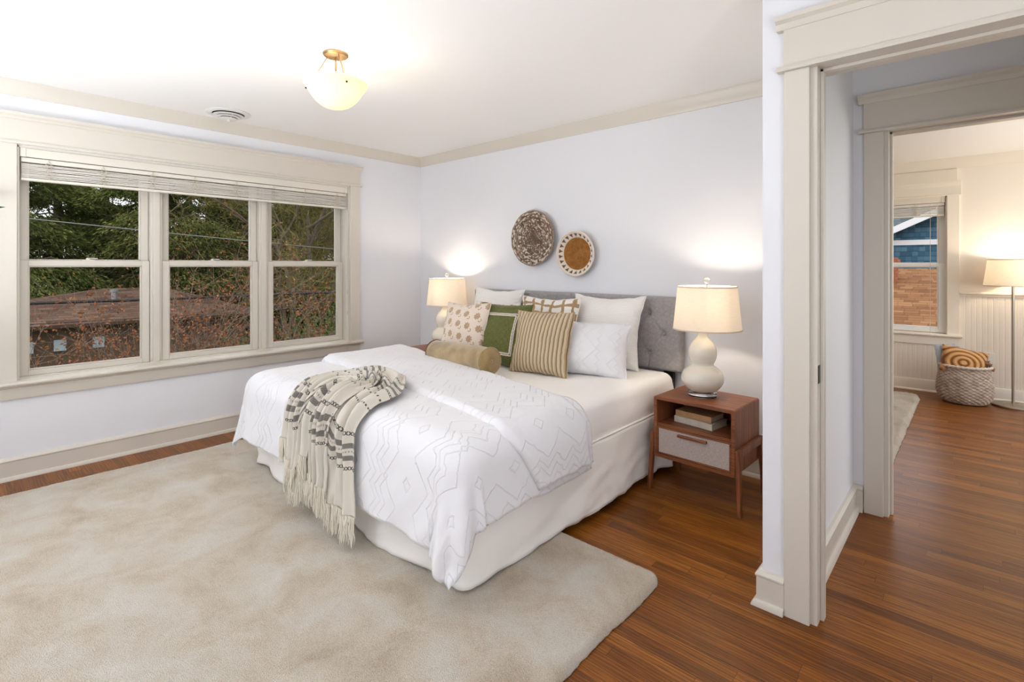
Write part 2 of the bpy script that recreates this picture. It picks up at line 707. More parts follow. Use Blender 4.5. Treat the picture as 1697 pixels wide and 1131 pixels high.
# casings, head, stool and apron on the room face
b = MB()
b.box(0, 0.02, WY0 - 0.102, WY0, 0.600, 2.092)
b.build('casing', M_TRIM, win1, smooth=0, bevel=0.003)
b = MB()
b.box(0, 0.02, WY1, WY1 + 0.102, 0.600, 2.092)
b.build('casing', M_TRIM, win1, smooth=0, bevel=0.003)
b = MB()
ya, yb = WY0 - 0.102, WY1 + 0.102
b.extr([(0, 2.072), (0.028, 2.072), (0.032, 2.082), (0.028, 2.092), (0, 2.092)], (0, ya - 0.02, 0), (0, yb + 0.02, 0), (1, 0, 0))
b.extr([(0, 2.092), (0.022, 2.092), (0.022, 2.226), (0, 2.226)], (0, ya, 0), (0, yb, 0), (1, 0, 0))
b.extr([(0, 2.224), (0.028, 2.224), (0.032, 2.236), (0.046, 2.246), (0.048, 2.262), (0, 2.262)], (0, ya - 0.022, 0), (0, yb + 0.022, 0), (1, 0, 0))
b.build('lintel', M_TRIM, win1, smooth=30)
b = MB()
b.extr([(-0.10, 0.578), (0.050, 0.578), (0.058, 0.584), (0.060, 0.592), (0.056, 0.602), (0.046, 0.605), (-0.10, 0.607)], (0, ya - 0.02, 0), (0, yb + 0.02, 0), (1, 0, 0))
b.build('stool', M_TRIM, win1, smooth=30)
b = MB()
b.extr([(0, 0.494), (0.018, 0.494), (0.020, 0.498), (0.020, 0.562), (0.028, 0.568), (0.030, 0.578), (0, 0.578)], (0, ya, 0), (0, yb, 0), (1, 0, 0))
b.build('apron', M_TRIM, win1, smooth=30)
# jamb lining, mullions
b = MB()
b.box(-0.16, -0.001, WY0 - 0.002, WY0 + 0.012, 0.605, WZ1)
b.box(-0.16, -0.001, WY1 - 0.012, WY1 + 0.002, 0.605, WZ1)
b.box(-0.16, -0.001, WY0, WY1, WZ1 - 0.012, WZ1 + 0.002)
b.box(-0.20, -0.06, WY0, WY1, 0.585, 0.612)
b.build('jamb', M_TRIM, win1, smooth=0, bevel=0.002)
UN = [(-3.097, -2.399), (-2.324, -1.631), (-1.557, -0.852)]
for a, c in ((-2.399, -2.324), (-1.631, -1.557)):
    b = MB()
    b.box(-0.16, -0.086, a + 0.001, c - 0.001, 0.605, WZ1 - 0.012)
    b.box(-0.09, -0.074, a + 0.016, c - 0.016, 0.607, WZ1 - 0.012)
    b.build('mullion', M_TRIM, win1, smooth=0, bevel=0.003)
for a, c in UN:
    sash(win1, 'lower_sash', 'y', a + 0.002, c - 0.002, 0.612, 1.352, -0.098, -0.132, 0.045, 0.034, 0.036, M_TRIM)
    sash(win1, 'upper_sash', 'y', a + 0.002, c - 0.002, 1.318, WZ1 - 0.014, -0.134, -0.166, 0.045, 0.034, 0.040, M_TRIM)
    m = (a + c) / 2
    k = MB()
    k.box(-0.128, -0.104, m - 0.035, m + 0.035, 1.351, 1.358)
    k.lathe([(0, 0.0), (0.014, 0.0), (0.012, 0.012), (0, 0.013)], 12, (-0.116, m, 1.357))
    k.box(-0.121, -0.111, m - 0.005, m + 0.05, 1.364, 1.371)
    k.build('sash_lock', M_TRIM, win1, smooth=40)

win2 = setting('window_2', (NW0, 3.5, NZ0))
b = MB()
b.box(NW1, NW1 + 0.098, 3.478, 3.5, 0.60, 2.04)
b.build('casing', M_NEXTTRIM, win2, smooth=0, bevel=0.003)
b = MB()
b.box(NW0 - 0.098, NW0, 3.478, 3.5, 0.60, 2.04)
b.build('casing', M_NEXTTRIM, win2, smooth=0, bevel=0.003)
b = MB()
xa, xb = NW0 - 0.098, NW1 + 0.098
b.extr([(0, 2.032), (0.030, 2.032), (0.034, 2.040), (0.020, 2.052), (0.014, 2.09), (0.016, 2.13), (0.03, 2.15), (0.04, 2.162), (0.042, 2.178), (0, 2.178)], (xa - 0.012, 3.5, 0), (xb + 0.012, 3.5, 0), (0, -1, 0))
b.extr([(0, 2.178), (0.040, 2.178), (0.012, 2.30), (0, 2.312)], (xa, 3.5, 0), (xb - 0.02, 3.5, 0), (0, -1, 0))
b.build('lintel', M_NEXTTRIM, win2, smooth=30)
b = MB()
b.extr([(-0.08, 0.585), (0.046, 0.585), (0.054, 0.596), (0.050, 0.610), (-0.08, 0.614)], (xa - 0.02, 3.5, 0), (xb + 0.02, 3.5, 0), (0, -1, 0))
b.build('stool', M_NEXTTRIM, win2, smooth=30)
b = MB()
b.box(xa, xb, 3.476, 3.5, 0.495, 0.586)
b.build('apron', M_NEXTTRIM, win2, smooth=0, bevel=0.003)
b = MB()
b.box(NW0, NW0 + 0.012, 3.5, 3.66, NZ0, NZ1)
b.box(NW1 - 0.012, NW1, 3.5, 3.66, NZ0, NZ1)
b.box(NW0, NW1, 3.5, 3.66, NZ1 - 0.012, NZ1)
b.box(NW0, NW1, 3.56, 3.70, 0.59, 0.618)
b.build('jamb', M_NEXTTRIM, win2, smooth=0)
M_SASHW = simple('white_sash_paint', (236, 236, 234), 0.4)
sash(win2, 'lower_sash', 'x', NW0 + 0.013, NW1 - 0.013, 0.618, 1.345, 3.545, 3.578, 0.058, 0.05, 0.04, M_SASHW)
sash(win2, 'upper_sash', 'x', NW0 + 0.013, NW1 - 0.013, 1.302, NZ1 - 0.013, 3.580, 3.61, 0.058, 0.04, 0.04, M_SASHW)

# ---------------------------------------------------------------- raised slatted blinds
M_SLAT = simple('blind_slats', (214, 208, 198), 0.45, bump=0.02)
M_BCORD = simple('blind_cord', (205, 195, 178), 0.8)
M_RAIL = simple('blind_rail', (222, 216, 204), 0.4)


def blind(label, ax, c0, c1, zt, d, n, ladders, seed, pull, zpull):
    """Head rail, valance slat, bunched slats, bottom rail, ladder cords and pull cord; d is the depth of the front face."""
    s = 1 if ax == 'y' else -1
    root = thing('window_blind', label, 'blind', (d, c0, zt - 0.2) if ax == 'y' else (c0, d, zt - 0.2))
    rnd = random.Random(seed)

    def bx(m, ca, cb, da, db, za, zb, tilt=0.0):
        # da, db: distance behind the front face
        if ax == 'y':
            lo = [(d - db, ca, za + tilt), (d - da, ca, za), (d - da, cb, za), (d - db, cb, za + tilt)]
        else:
            lo = [(ca, d + da, za), (cb, d + da, za), (cb, d + db, za + tilt), (ca, d + db, za + tilt)]
        hi = [(p[0], p[1], p[2] + (zb - za)) for p in lo]
        m.hexa(lo, hi)
    m = MB()
    bx(m, c0 + 0.005, c1 - 0.005, 0.006, 0.055, zt - 0.060, zt - 0.006)
    bx(m, c0 + 0.003, c0 + 0.03, 0.002, 0.058, zt - 0.062, zt - 0.004)
    bx(m, c1 - 0.03, c1 - 0.003, 0.002, 0.058, zt - 0.062, zt - 0.004)
    m.build('head_rail', M_RAIL, root, smooth=0, bevel=0.002)
    m = MB()
    bx(m, c0 + 0.008, c1 - 0.008, 0.012, 0.050, zt - 0.092, zt - 0.064)
    m.build('top_slat', M_RAIL, root, smooth=0, bevel=0.003)
    m = MB()
    z = zt - 0.106
    for i in range(n):
        segs = 16
        w = (c1 - c0 - 0.02) / segs
        dz = [0.0016 * rnd.uniform(-1, 1) for _ in range(segs + 1)]
        j0 = rnd.uniform(0, 0.006)
        for k in range(segs):
            ca = c0 + 0.01 + w * k
            za, zb2 = z + dz[k], z + dz[k + 1]
            if ax == 'y':
                lo = [(d - 0.052 - j0, ca, za + 0.004), (d - 0.014 - j0, ca, za), (d - 0.014 - j0, ca + w, zb2), (d - 0.052 - j0, ca + w, zb2 + 0.004)]
            else:
                lo = [(ca, d + 0.014 + j0, za), (ca + w, d + 0.014 + j0, zb2), (ca + w, d + 0.052 + j0, zb2 + 0.004), (ca, d + 0.052 + j0, za + 0.004)]
            m.hexa(lo, [(p[0], p[1], p[2] + 0.0062) for p in lo])
        z -= 0.0088
    m.build('slats', M_SLAT, root, smooth=0)
    m = MB()
    bx(m, c0 + 0.008, c1 - 0.008, 0.014, 0.054, z - 0.014, z + 0.004)
    m.build('bottom_rail', M_RAIL, root, smooth=0, bevel=0.003)
    for c in ladders:
        m = MB()
        for off in (-0.012, 0.012):
            pts = []
            zz = zt - 0.064
            while zz > z - 0.004:
                wob = 0.004 * rnd.uniform(-1, 1)
                pts.append((d - 0.006 + abs(wob), c + off * (0.15 if zz > zt - 0.09 else 1) + wob, zz) if ax == 'y' else (c + off + wob, d + 0.006 - abs(wob), zz))
                zz -= 0.009
            m.tube(pts, 0.0016, 5)
        for k in range(9):
            zz = zt - 0.1 - 0.0105 * k
            if ax == 'y':
                m.tube([(d - 0.004, c - 0.013, zz), (d + 0.001, c, zz - 0.006), (d - 0.004, c + 0.013, zz)], 0.0014, 5)
            else:
                m.tube([(c - 0.013, d + 0.004, zz), (c, d - 0.001, zz - 0.006), (c + 0.013, d + 0.004, zz)], 0.0014, 5)
        m.build('ladder_cord', M_BCORD, root, smooth=60)
    for c, zb_, knobs in pull:
        m = MB()
        P = (lambda q, zz: (d - 0.002, q, zz)) if ax == 'y' else (lambda q, zz: (q, d + 0.002, zz))
        if ax == 'y':
            m.tube([P(c, zt - 0.07), (d + 0.01, c + 0.002, 1.6), (d + 0.03, c, 0.9), (d + 0.066, c, 0.60), (d + 0.064, c - 0.002, zb_)], 0.0019, 6)
        else:
            m.tube([P(c, zt - 0.07), (c, d - 0.03, 0.9), (c, d - 0.062, zb_)], 0.0019, 6)
        for zk in knobs:
            m.lathe([(0, 0.02), (0.005, 0.018), (0.008, 0.0), (0.006, -0.016), (0, -0.018)], 10, (d + 0.022 if ax == 'y' else c, c if ax == 'y' else d - 0.02, zk))
        m.build('pull_cord', M_BCORD, root, smooth=60)
    return root


blind('raised cream slatted blind across the top of the wide triple window', 'y', -3.097, -0.851, 2.062, -0.004, 10,
      [-2.959, -2.682, -2.399, -2.132, -1.836, -1.54, -1.265, -0.964], 3,
      [(-0.893, 0.47, ()), (-0.868, 0.80, (1.07, 0.875))], 0.47)
blind('raised cream slatted blind in the window of the far room', 'x', 3.064, 4.164, 2.03, 3.494, 9, [3.4, 3.93], 5, [(4.045, 0.56, ()), (4.10, 0.9, ())], 0.56)

# ================================================================ rugs
def rug_mat(name, a, b_, c, sc):
    t = NT(name)
    co = t.coord()
    big = t.noise(co, 4.2, 5, 0.4, 0.6)
    tuft = t.noise(co, 230, 4, 0.0, 0.7)
    tuft2 = t.voro(co, 260)
    f = t.math('ADD', t.math('MULTIPLY', big, 0.50), t.math('MULTIPLY', tuft, 0.54))
    t.base(t.ramp(f, [(0.36, lin(a)), (0.52, lin(b_)), (0.68, lin(c))]), 0.95, 0, 0.1, 0.25)
    h = t.math('ADD', t.math('MULTIPLY', tuft, 0.8), t.math('MULTIPLY', tuft2, 0.8))
    t.bump(h, 0.9, 0.012)
    return t.m


def pile_rug(x0, x1, y0, y1, h, step, amp, rad, seed, z0=0.002):
    """Thick cut-pile rug: soft rolled edges, rounded corners and an uneven pile surface."""
    nx, ny = int((x1 - x0) / step), int((y1 - y0) / step)
    b = MB()
    P, Q = [], []
    for i in range(nx + 1):
        row, low = [], []
        for j in range(ny + 1):
            u, v = i / nx, j / ny
            x, y = x0 + (x1 - x0) * u, y0 + (y1 - y0) * v
            dx, dy = min(x - x0, x1 - x), min(y - y0, y1 - y)
            if dx < rad and dy < rad:
                q = math.hypot(rad - dx, rad - dy)
                e = rad - q
                if e < 0:
                    k = rad / q
                    x = x + (rad - dx) * (1 - k) * (1 if u < 0.5 else -1)
                    y = y + (rad - dy) * (1 - k) * (1 if v < 0.5 else -1)
                    e = 0
            else:
                e = min(dx, dy)
            w = amp * nz(x * 60 + seed, y * 60, 1.3) * 0.6 + amp * 0.8 * nz(x * 7, y * 7, seed)
            if e < 1e-4:
                x += 0.006 * nz(x * 30, y * 30, 5) + 0.01 * nz(x * 3, y * 3, 8)
                y += 0.006 * nz(x * 30, y * 30, 9) + 0.01 * nz(x * 3, y * 3, 2)
            k = math.sqrt(max(0.0, 1 - (1 - min(1.0, e / 0.035)) ** 2))
            row.append((x, y, z0 + (h + w) * k + 0.004 * (1 - k)))
            low.append((x, y, z0))
        P.append(row)
        Q.append(low)
    b.grid(P)
    k = len(b.v)
    ring = [(i, 0) for i in range(nx + 1)] + [(nx, j) for j in range(1, ny + 1)] + [(i, ny) for i in range(nx - 1, -1, -1)] + [(0, j) for j in range(ny - 1, 0, -1)]
    for i, j in ring:
        b.v.append((Q[i][j][0], Q[i][j][1], z0))
    m = len(ring)
    for q in range(m):
        r = (q + 1) % m
        a1, a2 = ring[q], ring[r]
        b.f.append((a1[0] * (ny + 1) + a1[1], k + q, k + r, a2[0] * (ny + 1) + a2[1]))
    b.f.append(tuple(k + q for q in range(m)))
    return b


M_RUG = rug_mat('bedroom_rug_pile', (204, 180, 148), (236, 222, 201), (252, 246, 237), 3)
rg = pile_rug(0.36, 3.43, -3.95, -1.385, 0.032, 0.0125, 0.004, 0.05, 2.0).build('area_rug', M_RUG, smooth=180, fix=True)
tag(rg, 'large beige cut pile rug under the foot of the bed', 'rug')
M_RUG2 = rug_mat('shag_rug_pile', (196, 180, 158), (222, 210, 193), (236, 228, 216), 3)
rg = pile_rug(2.5, 3.99, 0.72, 3.12, 0.035, 0.017, 0.02, 0.12, 7.0).build('shag_rug', M_RUG2, smooth=180)
tag(rg, 'cream shag rug on the wood floor of the far room', 'rug')


# ================================================================ bed
def cloth_mat(name, rgb, rough=0.85, weave=700, bump=0.08, sheen=0.2, extra=None):
    t = NT(name)
    t.base(lin(rgb), rough, 0, 0.2, sheen)
    co = t.coord()
    h = t.math('MULTIPLY', t.noise(co, weave, 2), 0.3)
    h = t.math('ADD', h, t.math('MULTIPLY', t.noise(co, 14, 4), 1.0))
    t.bump(h, bump, 0.01)
    return t.m


M_SHEET = cloth_mat('warm_white_sheet', (248, 244, 239), bump=0.1)
M_SKIRT = cloth_mat('bed_skirt_cotton', (247, 244, 239), bump=0.15)
M_PLAT = simple('bed_platform', (60, 58, 56), 0.8)


def upholstery():
    t = NT('grey_linen_upholstery')
    co = t.coord()
    f = t.noise(co, 420, 3, 0.4)
    g = t.noise(co, 60, 3)
    k = t.math('ADD', t.math('MULTIPLY', f, 0.7), t.math('MULTIPLY', g, 0.3))
    t.base(t.ramp(k, [(0.3, lin((132, 128, 128))), (0.5, lin((160, 156, 156))), (0.72, lin((188, 184, 183)))]), 0.95, 0, 0.15, 0.2)
    t.bump(f, 0.25, 0.003)
    return t.m


M_UPH = upholstery()

bed = thing('bed', 'king bed with grey tufted headboard, white mattress and white bed skirt', 'bed', (1.92, -1.06, 0))
BX0, BX1, BYF, BYH, BZ = 0.935, 2.905, -2.03, -0.105, 0.60

# headboard: padded panel with a diamond of buttons sunk into it
HX0, HX1, HZ0, HZ1 = 0.922, 2.926, 0.592, 1.102
buttons = []
cw = (HX1 - HX0) / 9.0
for r_, zz in enumerate((0.985, 0.845, 0.705)):
    for c_ in range(10):
        xx = HX0 + cw * (c_ + (0.45 if r_ % 2 else -0.05))
        if HX0 + 0.06 < xx < HX1 - 0.06:
            buttons.append((xx, zz))
fold_lines = []
for (x1, z1) in buttons:
    for (x2, z2) in buttons:
        if x2 > x1 and abs(abs(z2 - z1) - 0.14) < 0.01 and abs(x2 - x1) < cw * 0.7:
            fold_lines.append((x1, z1, x2, z2))
for (x1, z1) in buttons:
    if z1 > 0.98:
        fold_lines.append((x1, z1, x1, HZ1))
    if z1 < 0.71:
        fold_lines.append((x1, z1, x1, HZ0))


def hb_depth(x, z):
    d = 0.070
    for (bx_, bz_) in buttons:
        q = math.hypot(x - bx_, z - bz_)
        if q < 0.09:
            d -= 0.020 * math.exp(-(q / 0.022) ** 2) + 0.007 * math.exp(-(q / 0.05) ** 2)
    m = 9
    for (x1, z1, x2, z2) in fold_lines:
        if min(x1, x2) - 0.03 < x < max(x1, x2) + 0.03 and min(z1, z2) - 0.03 < z < max(z1, z2) + 0.03:
            vx, vz = x2 - x1, z2 - z1
            t = max(0, min(1, ((x - x1) * vx + (z - z1) * vz) / (vx * vx + vz * vz)))
            m = min(m, math.hypot(x - x1 - t * vx, z - z1 - t * vz))
    if m < 0.03:
        d -= 0.005 * math.exp(-(m / 0.006) ** 2)
    e = min(x - HX0, HX1 - x, z - HZ0, HZ1 - z)
    if e < 0.022:
        d -= 0.022 * (1 - math.sqrt(max(0, 1 - (1 - max(e, 0) / 0.022) ** 2)))
    return d


b = MB()
nx_, nz_ = 250, 66
P = [[(HX0 + (HX1 - HX0) * i / nx_, -0.018 - hb_depth(HX0 + (HX1 - HX0) * i / nx_, HZ0 + (HZ1 - HZ0) * j / nz_), HZ0 + (HZ1 - HZ0) * j / nz_) for j in range(nz_ + 1)] for i in range(nx_ + 1)]
b.grid(P)
k = len(b.v)
ring = [(i, 0) for i in range(nx_ + 1)] + [(nx_, j) for j in range(1, nz_ + 1)] + [(i, nz_) for i in range(nx_ - 1, -1, -1)] + [(0, j) for j in range(nz_ - 1, 0, -1)]
for i, j in ring:
    p = P[i][j]
    b.v.append((p[0], -0.018, p[2]))
for q in range(len(ring)):
    r = (q + 1) % len(ring)
    b.f.append((ring[q][0] * (nz_ + 1) + ring[q][1], ring[r][0] * (nz_ + 1) + ring[r][1], k + r, k + q))
b.f.append(tuple(k + q for q in range(len(ring))))
hb = b.build('headboard', M_UPH, bed, smooth=60)
for bx_, bz_ in buttons:
    m = MB()
    m.lathe([(0, -0.004), (0.009, -0.003), (0.011, 0.001), (0.008, 0.006), (0, 0.008)], 10, (bx_, -0.018 - 0.046, bz_), Matrix.Rotation(PI / 2, 4, 'X'))
    m.build('button', M_UPH, hb, smooth=80)
for xx in (1.02, 2.83):
    m = MB()
    m.box(xx - 0.035, xx + 0.035, -0.06, -0.03, 0, 0.62)
    m.build('headboard_post', M_DARKMETAL, bed, smooth=0, bevel=0.003)


def soft_box(b, x0, x1, y0, y1, z0, z1, r, n, amp, seed, bulge=0.0):
    """Box with generously rounded top edge, a slightly wrinkled skin, as one closed surface."""
    nx = n
    ny = max(8, int(n * (y1 - y0) / (x1 - x0)))
    prof = [(0, z0)] + [(bulge * math.sin(PI * t), z0 + (z1 - r - z0) * t) for t in (0.25, 0.5, 0.75, 1.0)]
    prof = [(-p[0], p[1]) for p in prof]
    for q in range(1, 6):
        a = PI / 2 * q / 6
        prof.append((r * (1 - math.cos(a)), z1 - r + r * math.sin(a)))
    prof.append((r, z1))
    per = []
    for i in range(nx):
        per.append(('b', i / nx))
    for i in range(ny):
        per.append(('r', i / ny))
    for i in range(nx):
        per.append(('t', 1 - i / nx))
    for i in range(ny):
        per.append(('l', 1 - i / ny))
    rows = []
    for ins, z in prof:
        row = []
        xa, xb, ya, yb = x0 + ins, x1 - ins, y0 + ins, y1 - ins
        cr = max(0.004, 0.07 - ins)
        for side, t in per:
            if side == 'b':
                x, y, nxn, nyn = xa + (xb - xa) * t, ya, 0, -1
            elif side == 'r':
                x, y, nxn, nyn = xb, ya + (yb - ya) * t, 1, 0
            elif side == 't':
                x, y, nxn, nyn = xa + (xb - xa) * t, yb, 0, 1
            else:
                x, y, nxn, nyn = xa, ya + (yb - ya) * t, -1, 0
            dx, dy = min(x - xa, xb - x), min(y - ya, yb - y)
            if dx < cr and dy < cr:
                cx = xa + cr if x < (xa + xb) / 2 else xb - cr
                cy = ya + cr if y < (ya + yb) / 2 else yb - cr
                q = math.hypot(x - cx, y - cy)
                if q > 1e-6:
                    x, y = cx + (x - cx) * cr / q, cy + (y - cy) * cr / q
            w = amp * (nz(x * 5 + seed, y * 5, z * 3) + 0.5 * nz(x * 14, y * 14 + seed, z * 6))
            row.append((x + nxn * w, y + nyn * w, z))
        rows.append(row)
    b.grid(rows, wrap=True)
    top = len(b.v) - len(per)
    # lid as a grid
    xa, xb, ya, yb = x0 + r, x1 - r, y0 + r, y1 - r
    cx, cy = (xa + xb) / 2, (ya + yb) / 2
    prev = list(range(top, top + len(per)))
    for s in (0.94, 0.8, 0.6, 0.4, 0.2):
        cur = []
        for q in range(len(per)):
            p = b.v[top + q]
            x, y = cx + (p[0] - cx) * s, cy + (p[1] - cy) * s
            b.v.append((x, y, z1 + 0.004 * (1 - s) + amp * 0.7 * nz(x * 6 + seed, y * 6, 3)))
            cur.append(len(b.v) - 1)
        for q in range(len(per)):
            r2 = (q + 1) % len(per)
            b.f.append((prev[q], prev[r2], cur[r2], cur[q]))
        prev = cur
    b.v.append((cx, cy, z1 + 0.005))
    for q in range(len(per)):
        b.f.append((prev[q], prev[(q + 1) % len(per)], len(b.v) - 1))
    bot = top - len(per) * (len(prof) - 1)
    b.f.append(tuple(bot + q for q in range(len(per))))


b = MB()
soft_box(b, BX0, BX1, BYF, BYH, 0.385, BZ, 0.06, 70, 0.006, 4.0, 0.012)
mt = b.build('mattress', M_SHEET, bed, smooth=75)
b = MB()
pp = [(BX1 + 0.004, BYH, 0.392), (BX1 + 0.008, -0.8, 0.394), (BX1 + 0.006, -1.5, 0.392), (BX1 + 0.004, BYF + 0.05, 0.392), (BX1 - 0.04, BYF - 0.004, 0.392), (BX0 + 0.04, BYF - 0.004, 0.392), (BX0 - 0.004, BYF + 0.05, 0.392), (BX0 - 0.004, BYH, 0.392)]
b.tube(pp, 0.007, 8)
b.build('piping', M_SHEET, mt, smooth=80)
# box spring platform hidden behind the skirt
b = MB()
b.box(BX0 + 0.04, BX1 - 0.04, BYF + 0.04, BYH - 0.02, 0.14, 0.383)
b.build('box_spring', M_PLAT, bed, smooth=0, bevel=0.01)
# skirt: hanging panels with shallow folds, split at the corners
sk = []
cr_ = 0.035
xa_, xb_, yf_ = BX0 - 0.010, BX1 + 0.012, BYF - 0.012
for i in range(96):
    sk.append((xa_, BYH + (yf_ + cr_ - BYH) * i / 96.0, -1, 0))
for i in range(8):
    a = PI + PI / 2 * i / 8.0
    sk.append((xa_ + cr_ + cr_ * math.cos(a), yf_ + cr_ + cr_ * math.sin(a), math.cos(a), math.sin(a)))
for i in range(96):
    sk.append((xa_ + cr_ + (xb_ - xa_ - 2 * cr_) * i / 96.0, yf_, 0, -1))
for i in range(8):
    a = 1.5 * PI + PI / 2 * i / 8.0
    sk.append((xb_ - cr_ + cr_ * math.cos(a), yf_ + cr_ + cr_ * math.sin(a), math.cos(a), math.sin(a)))
for i in range(97):
    sk.append((xb_, yf_ + cr_ + (BYH - yf_ - cr_) * i / 96.0, 1, 0))
b = MB()
P = []
s = 0.0
prev = None
for (x, y, ox, oy) in sk:
    if prev:
        s += math.hypot(x - prev[0], y - prev[1])
    prev = (x, y)
    near_head = sstep(-0.62, -0.25, y) if ox > 0.9 else 0.0
    col = []
    for j in range(21):
        t = j / 20.0
        z = 0.386 - t * (0.386 - (0.042 + 0.010 * nz(s * 2.2, 7.0) + 0.005 * nz(s * 9, 1.0)))
        w = t * (0.012 * math.sin(s * 8 + 2.2 * nz(s * 2.0, 5.0)) + 0.018 * nz(s * 3.4, t * 1.6, 9.0) + 0.007 * nz(s * 15.0, t * 3, 1.0)) + 0.014 * t * t
        w += 0.016 * nz(s * 5.0 + t * 4, t * 4.0, 20.0) * t
        w += 0.022 * t * near_head * math.sin(s * 34 + 3 * nz(s * 3, 1.0) - t * 2.0)
        col.append((x + ox * w, y + oy * w, z))
    P.append(col)
b.grid(P)
b.build('bed_skirt', M_SKIRT, bed, smooth=180, solid=0.003)
for xx, yy in ((BX1 - 0.032, -1.84), (BX1 - 0.03, -0.35), (BX0 + 0.06, -1.86), (BX0 + 0.06, -0.35), (1.92, -1.86)):
    m = MB()
    m.lathe([(0, 0), (0.022, 0), (0.024, 0.01), (0.026, 0.11), (0, 0.11)], 16, (xx, yy, 0.026 if yy < -1.4 else 0.0))
    m.build('leg', M_DARKMETAL, bed, smooth=40)


# ================================================================ duvet
def tufted():
    t = NT('tufted_white_cotton')
    uv = t.coord('UV')
    n = t.n.new('ShaderNodeTexNoise')
    t.l.new(uv, n.inputs['Vector'])
    n.inputs['Scale'].default_value = 26
    x, y, z = t.sep(uv)
    jit = t.math('MULTIPLY', t.math('SUBTRACT', n.outputs[0], 0.5), 0.022)
    x = t.math('ADD', x, jit)
    y = t.math('ADD', y, jit)

    def line(d, w):
        s = t.math('DIVIDE', d, w)
        return t.math('MAXIMUM', 0.0, t.math('SUBTRACT', 1.0, t.math('MULTIPLY', s, s)))
    # groups of three stepped zigzags
    tri = t.math('PINGPONG', y, 0.06)
    v = t.math('ADD', x, t.math('MULTIPLY', tri, 0.85))
    per = 0.40
    q = t.math('MODULO', t.math('ADD', v, 10.0 * per), per)
    h = None
    for c in (0.05, 0.09, 0.13):
        k = line(t.math('ABSOLUTE', t.math('SUBTRACT', q, c)), 0.0046)
        h = k if h is None else t.math('MAXIMUM', h, k)
    # a mirrored larger zigzag that closes into lozenges
    tri2 = t.math('PINGPONG', y, 0.12)
    for sg, c in ((0.8, 0.20), (-0.8, 0.31)):
        v2 = t.math('ADD', x, t.math('MULTIPLY', tri2, sg))
        q2 = t.math('MODULO', t.math('ADD', v2, 10.0 * per), per)
        h = t.math('MAXIMUM', h, line(t.math('ABSOLUTE', t.math('SUBTRACT', q2, c)), 0.0046))
    # small lozenges
    cx = t.math('SUBTRACT', t.math('MODULO', t.math('ADD', x, 10.0 * per), per), 0.27)
    cy = t.math('SUBTRACT', t.math('MODULO', t.math('ADD', y, 9.6), 0.24), 0.12)
    man = t.math('ADD', t.math('ABSOLUTE', cx), t.math('MULTIPLY', t.math('ABSOLUTE', cy), 0.8))
    h = t.math('MAXIMUM', h, line(t.math('ABSOLUTE', t.math('SUBTRACT', man, 0.026)), 0.0046))
    fuzz = t.noise(uv, 420, 2)
    hh = t.math('MULTIPLY', h, t.math('ADD', 0.7, t.math('MULTIPLY', fuzz, 0.6)))
    soft = t.noise(t.coord(), 16, 4)
    tot = t.math('ADD', hh, t.math('ADD', t.math('MULTIPLY', soft, 0.9), t.math('MULTIPLY', fuzz, 0.12)))
    t.base(lin((233, 233, 236)), 0.9, 0, 0.15, 0.2)
    t.bump(tot, 0.6, 0.005)
    return t.m


M_DUVET = tufted()
DXL, DXR, DYF = 0.968, 2.837, -1.990


def drape(sx, sy, zt, grow=0.0, r=0.132, fold=1.0, flare=0.085, base=None):
    """Where the cloth point (sx, sy) of a flat sheet comes to lie when it falls over the bed's edges."""
    cx = min(max(sx, DXL), DXR)
    cy = max(sy, DYF)
    dx, dy = sx - cx, sy - cy
    rho = math.hypot(dx, dy)
    top = zt + 0.010 * nz(sx * 2.6, sy * 2.6, 4.1) + 0.0045 * nz(sx * 8, sy * 8, 1.7) + 0.002 * nz(sx * 21, sy * 17, 2.2)
    if rho < 1e-6:
        e = min(sx - DXL, DXR - sx, sy - DYF)
        return Vector((sx, sy, top - 0.012 * (1 - sstep(0, 0.30, e))))
    ux, uy = dx / rho, dy / rho
    if dx != 0 and dy != 0:
        rho *= 1 - 0.09 * math.exp(-((math.atan2(abs(dy), abs(dx)) - 0.9) / 0.10) ** 2) * sstep(0.2, 0.5, rho)
    R = r + grow
    if rho < R * PI / 2:
        a = rho / R
        hh, dr = R * math.sin(a), R * (1 - math.cos(a))
    else:
        k = rho - R * PI / 2
        hh, dr = R + flare * k, R + k * 0.995
    if base is not None:
        top += (base - zt) * sstep(0.0, 0.12, dr)
    arc = sx * 1.0 - sy * 1.0 + 0.25 * math.atan2(uy, ux)
    w = sstep(0.05, 0.5, dr)
    f = fold * w * (0.030 * nz(arc * 4.2, 0.3 * dr, 7.0) + 0.014 * math.sin(arc * 21 + 3 * nz(arc * 2.5, 2.0)) * (0.5 + nz(arc * 1.7, 3.0)) + 0.006 * nz(arc * 19, dr * 2, 3.3))
    if dx != 0 and dy != 0:
        th = abs(math.atan2(abs(dy), abs(dx))) / (PI / 2)
        f += fold * w * 0.048 * math.exp(-((th - 0.55) / 0.38) ** 2) - fold * w * 0.022 * math.exp(-((th - 0.22) / 0.08) ** 2) - fold * w * 0.022 * math.exp(-((th - 0.80) / 0.07) ** 2) + fold * w * 0.012 * math.sin(th * 19)
        th2 = (th * th * (3 - 2 * th)) * 0.55 + th * 0.45
        a2 = th2 * PI / 2
        ux, uy = math.copysign(math.cos(a2), dx), -math.sin(a2)
    hh += f
    return Vector((cx + ux * hh, cy + uy * hh, top - 0.012 - dr + 0.003 * nz(sx * 9, sy * 9, 6.0)))


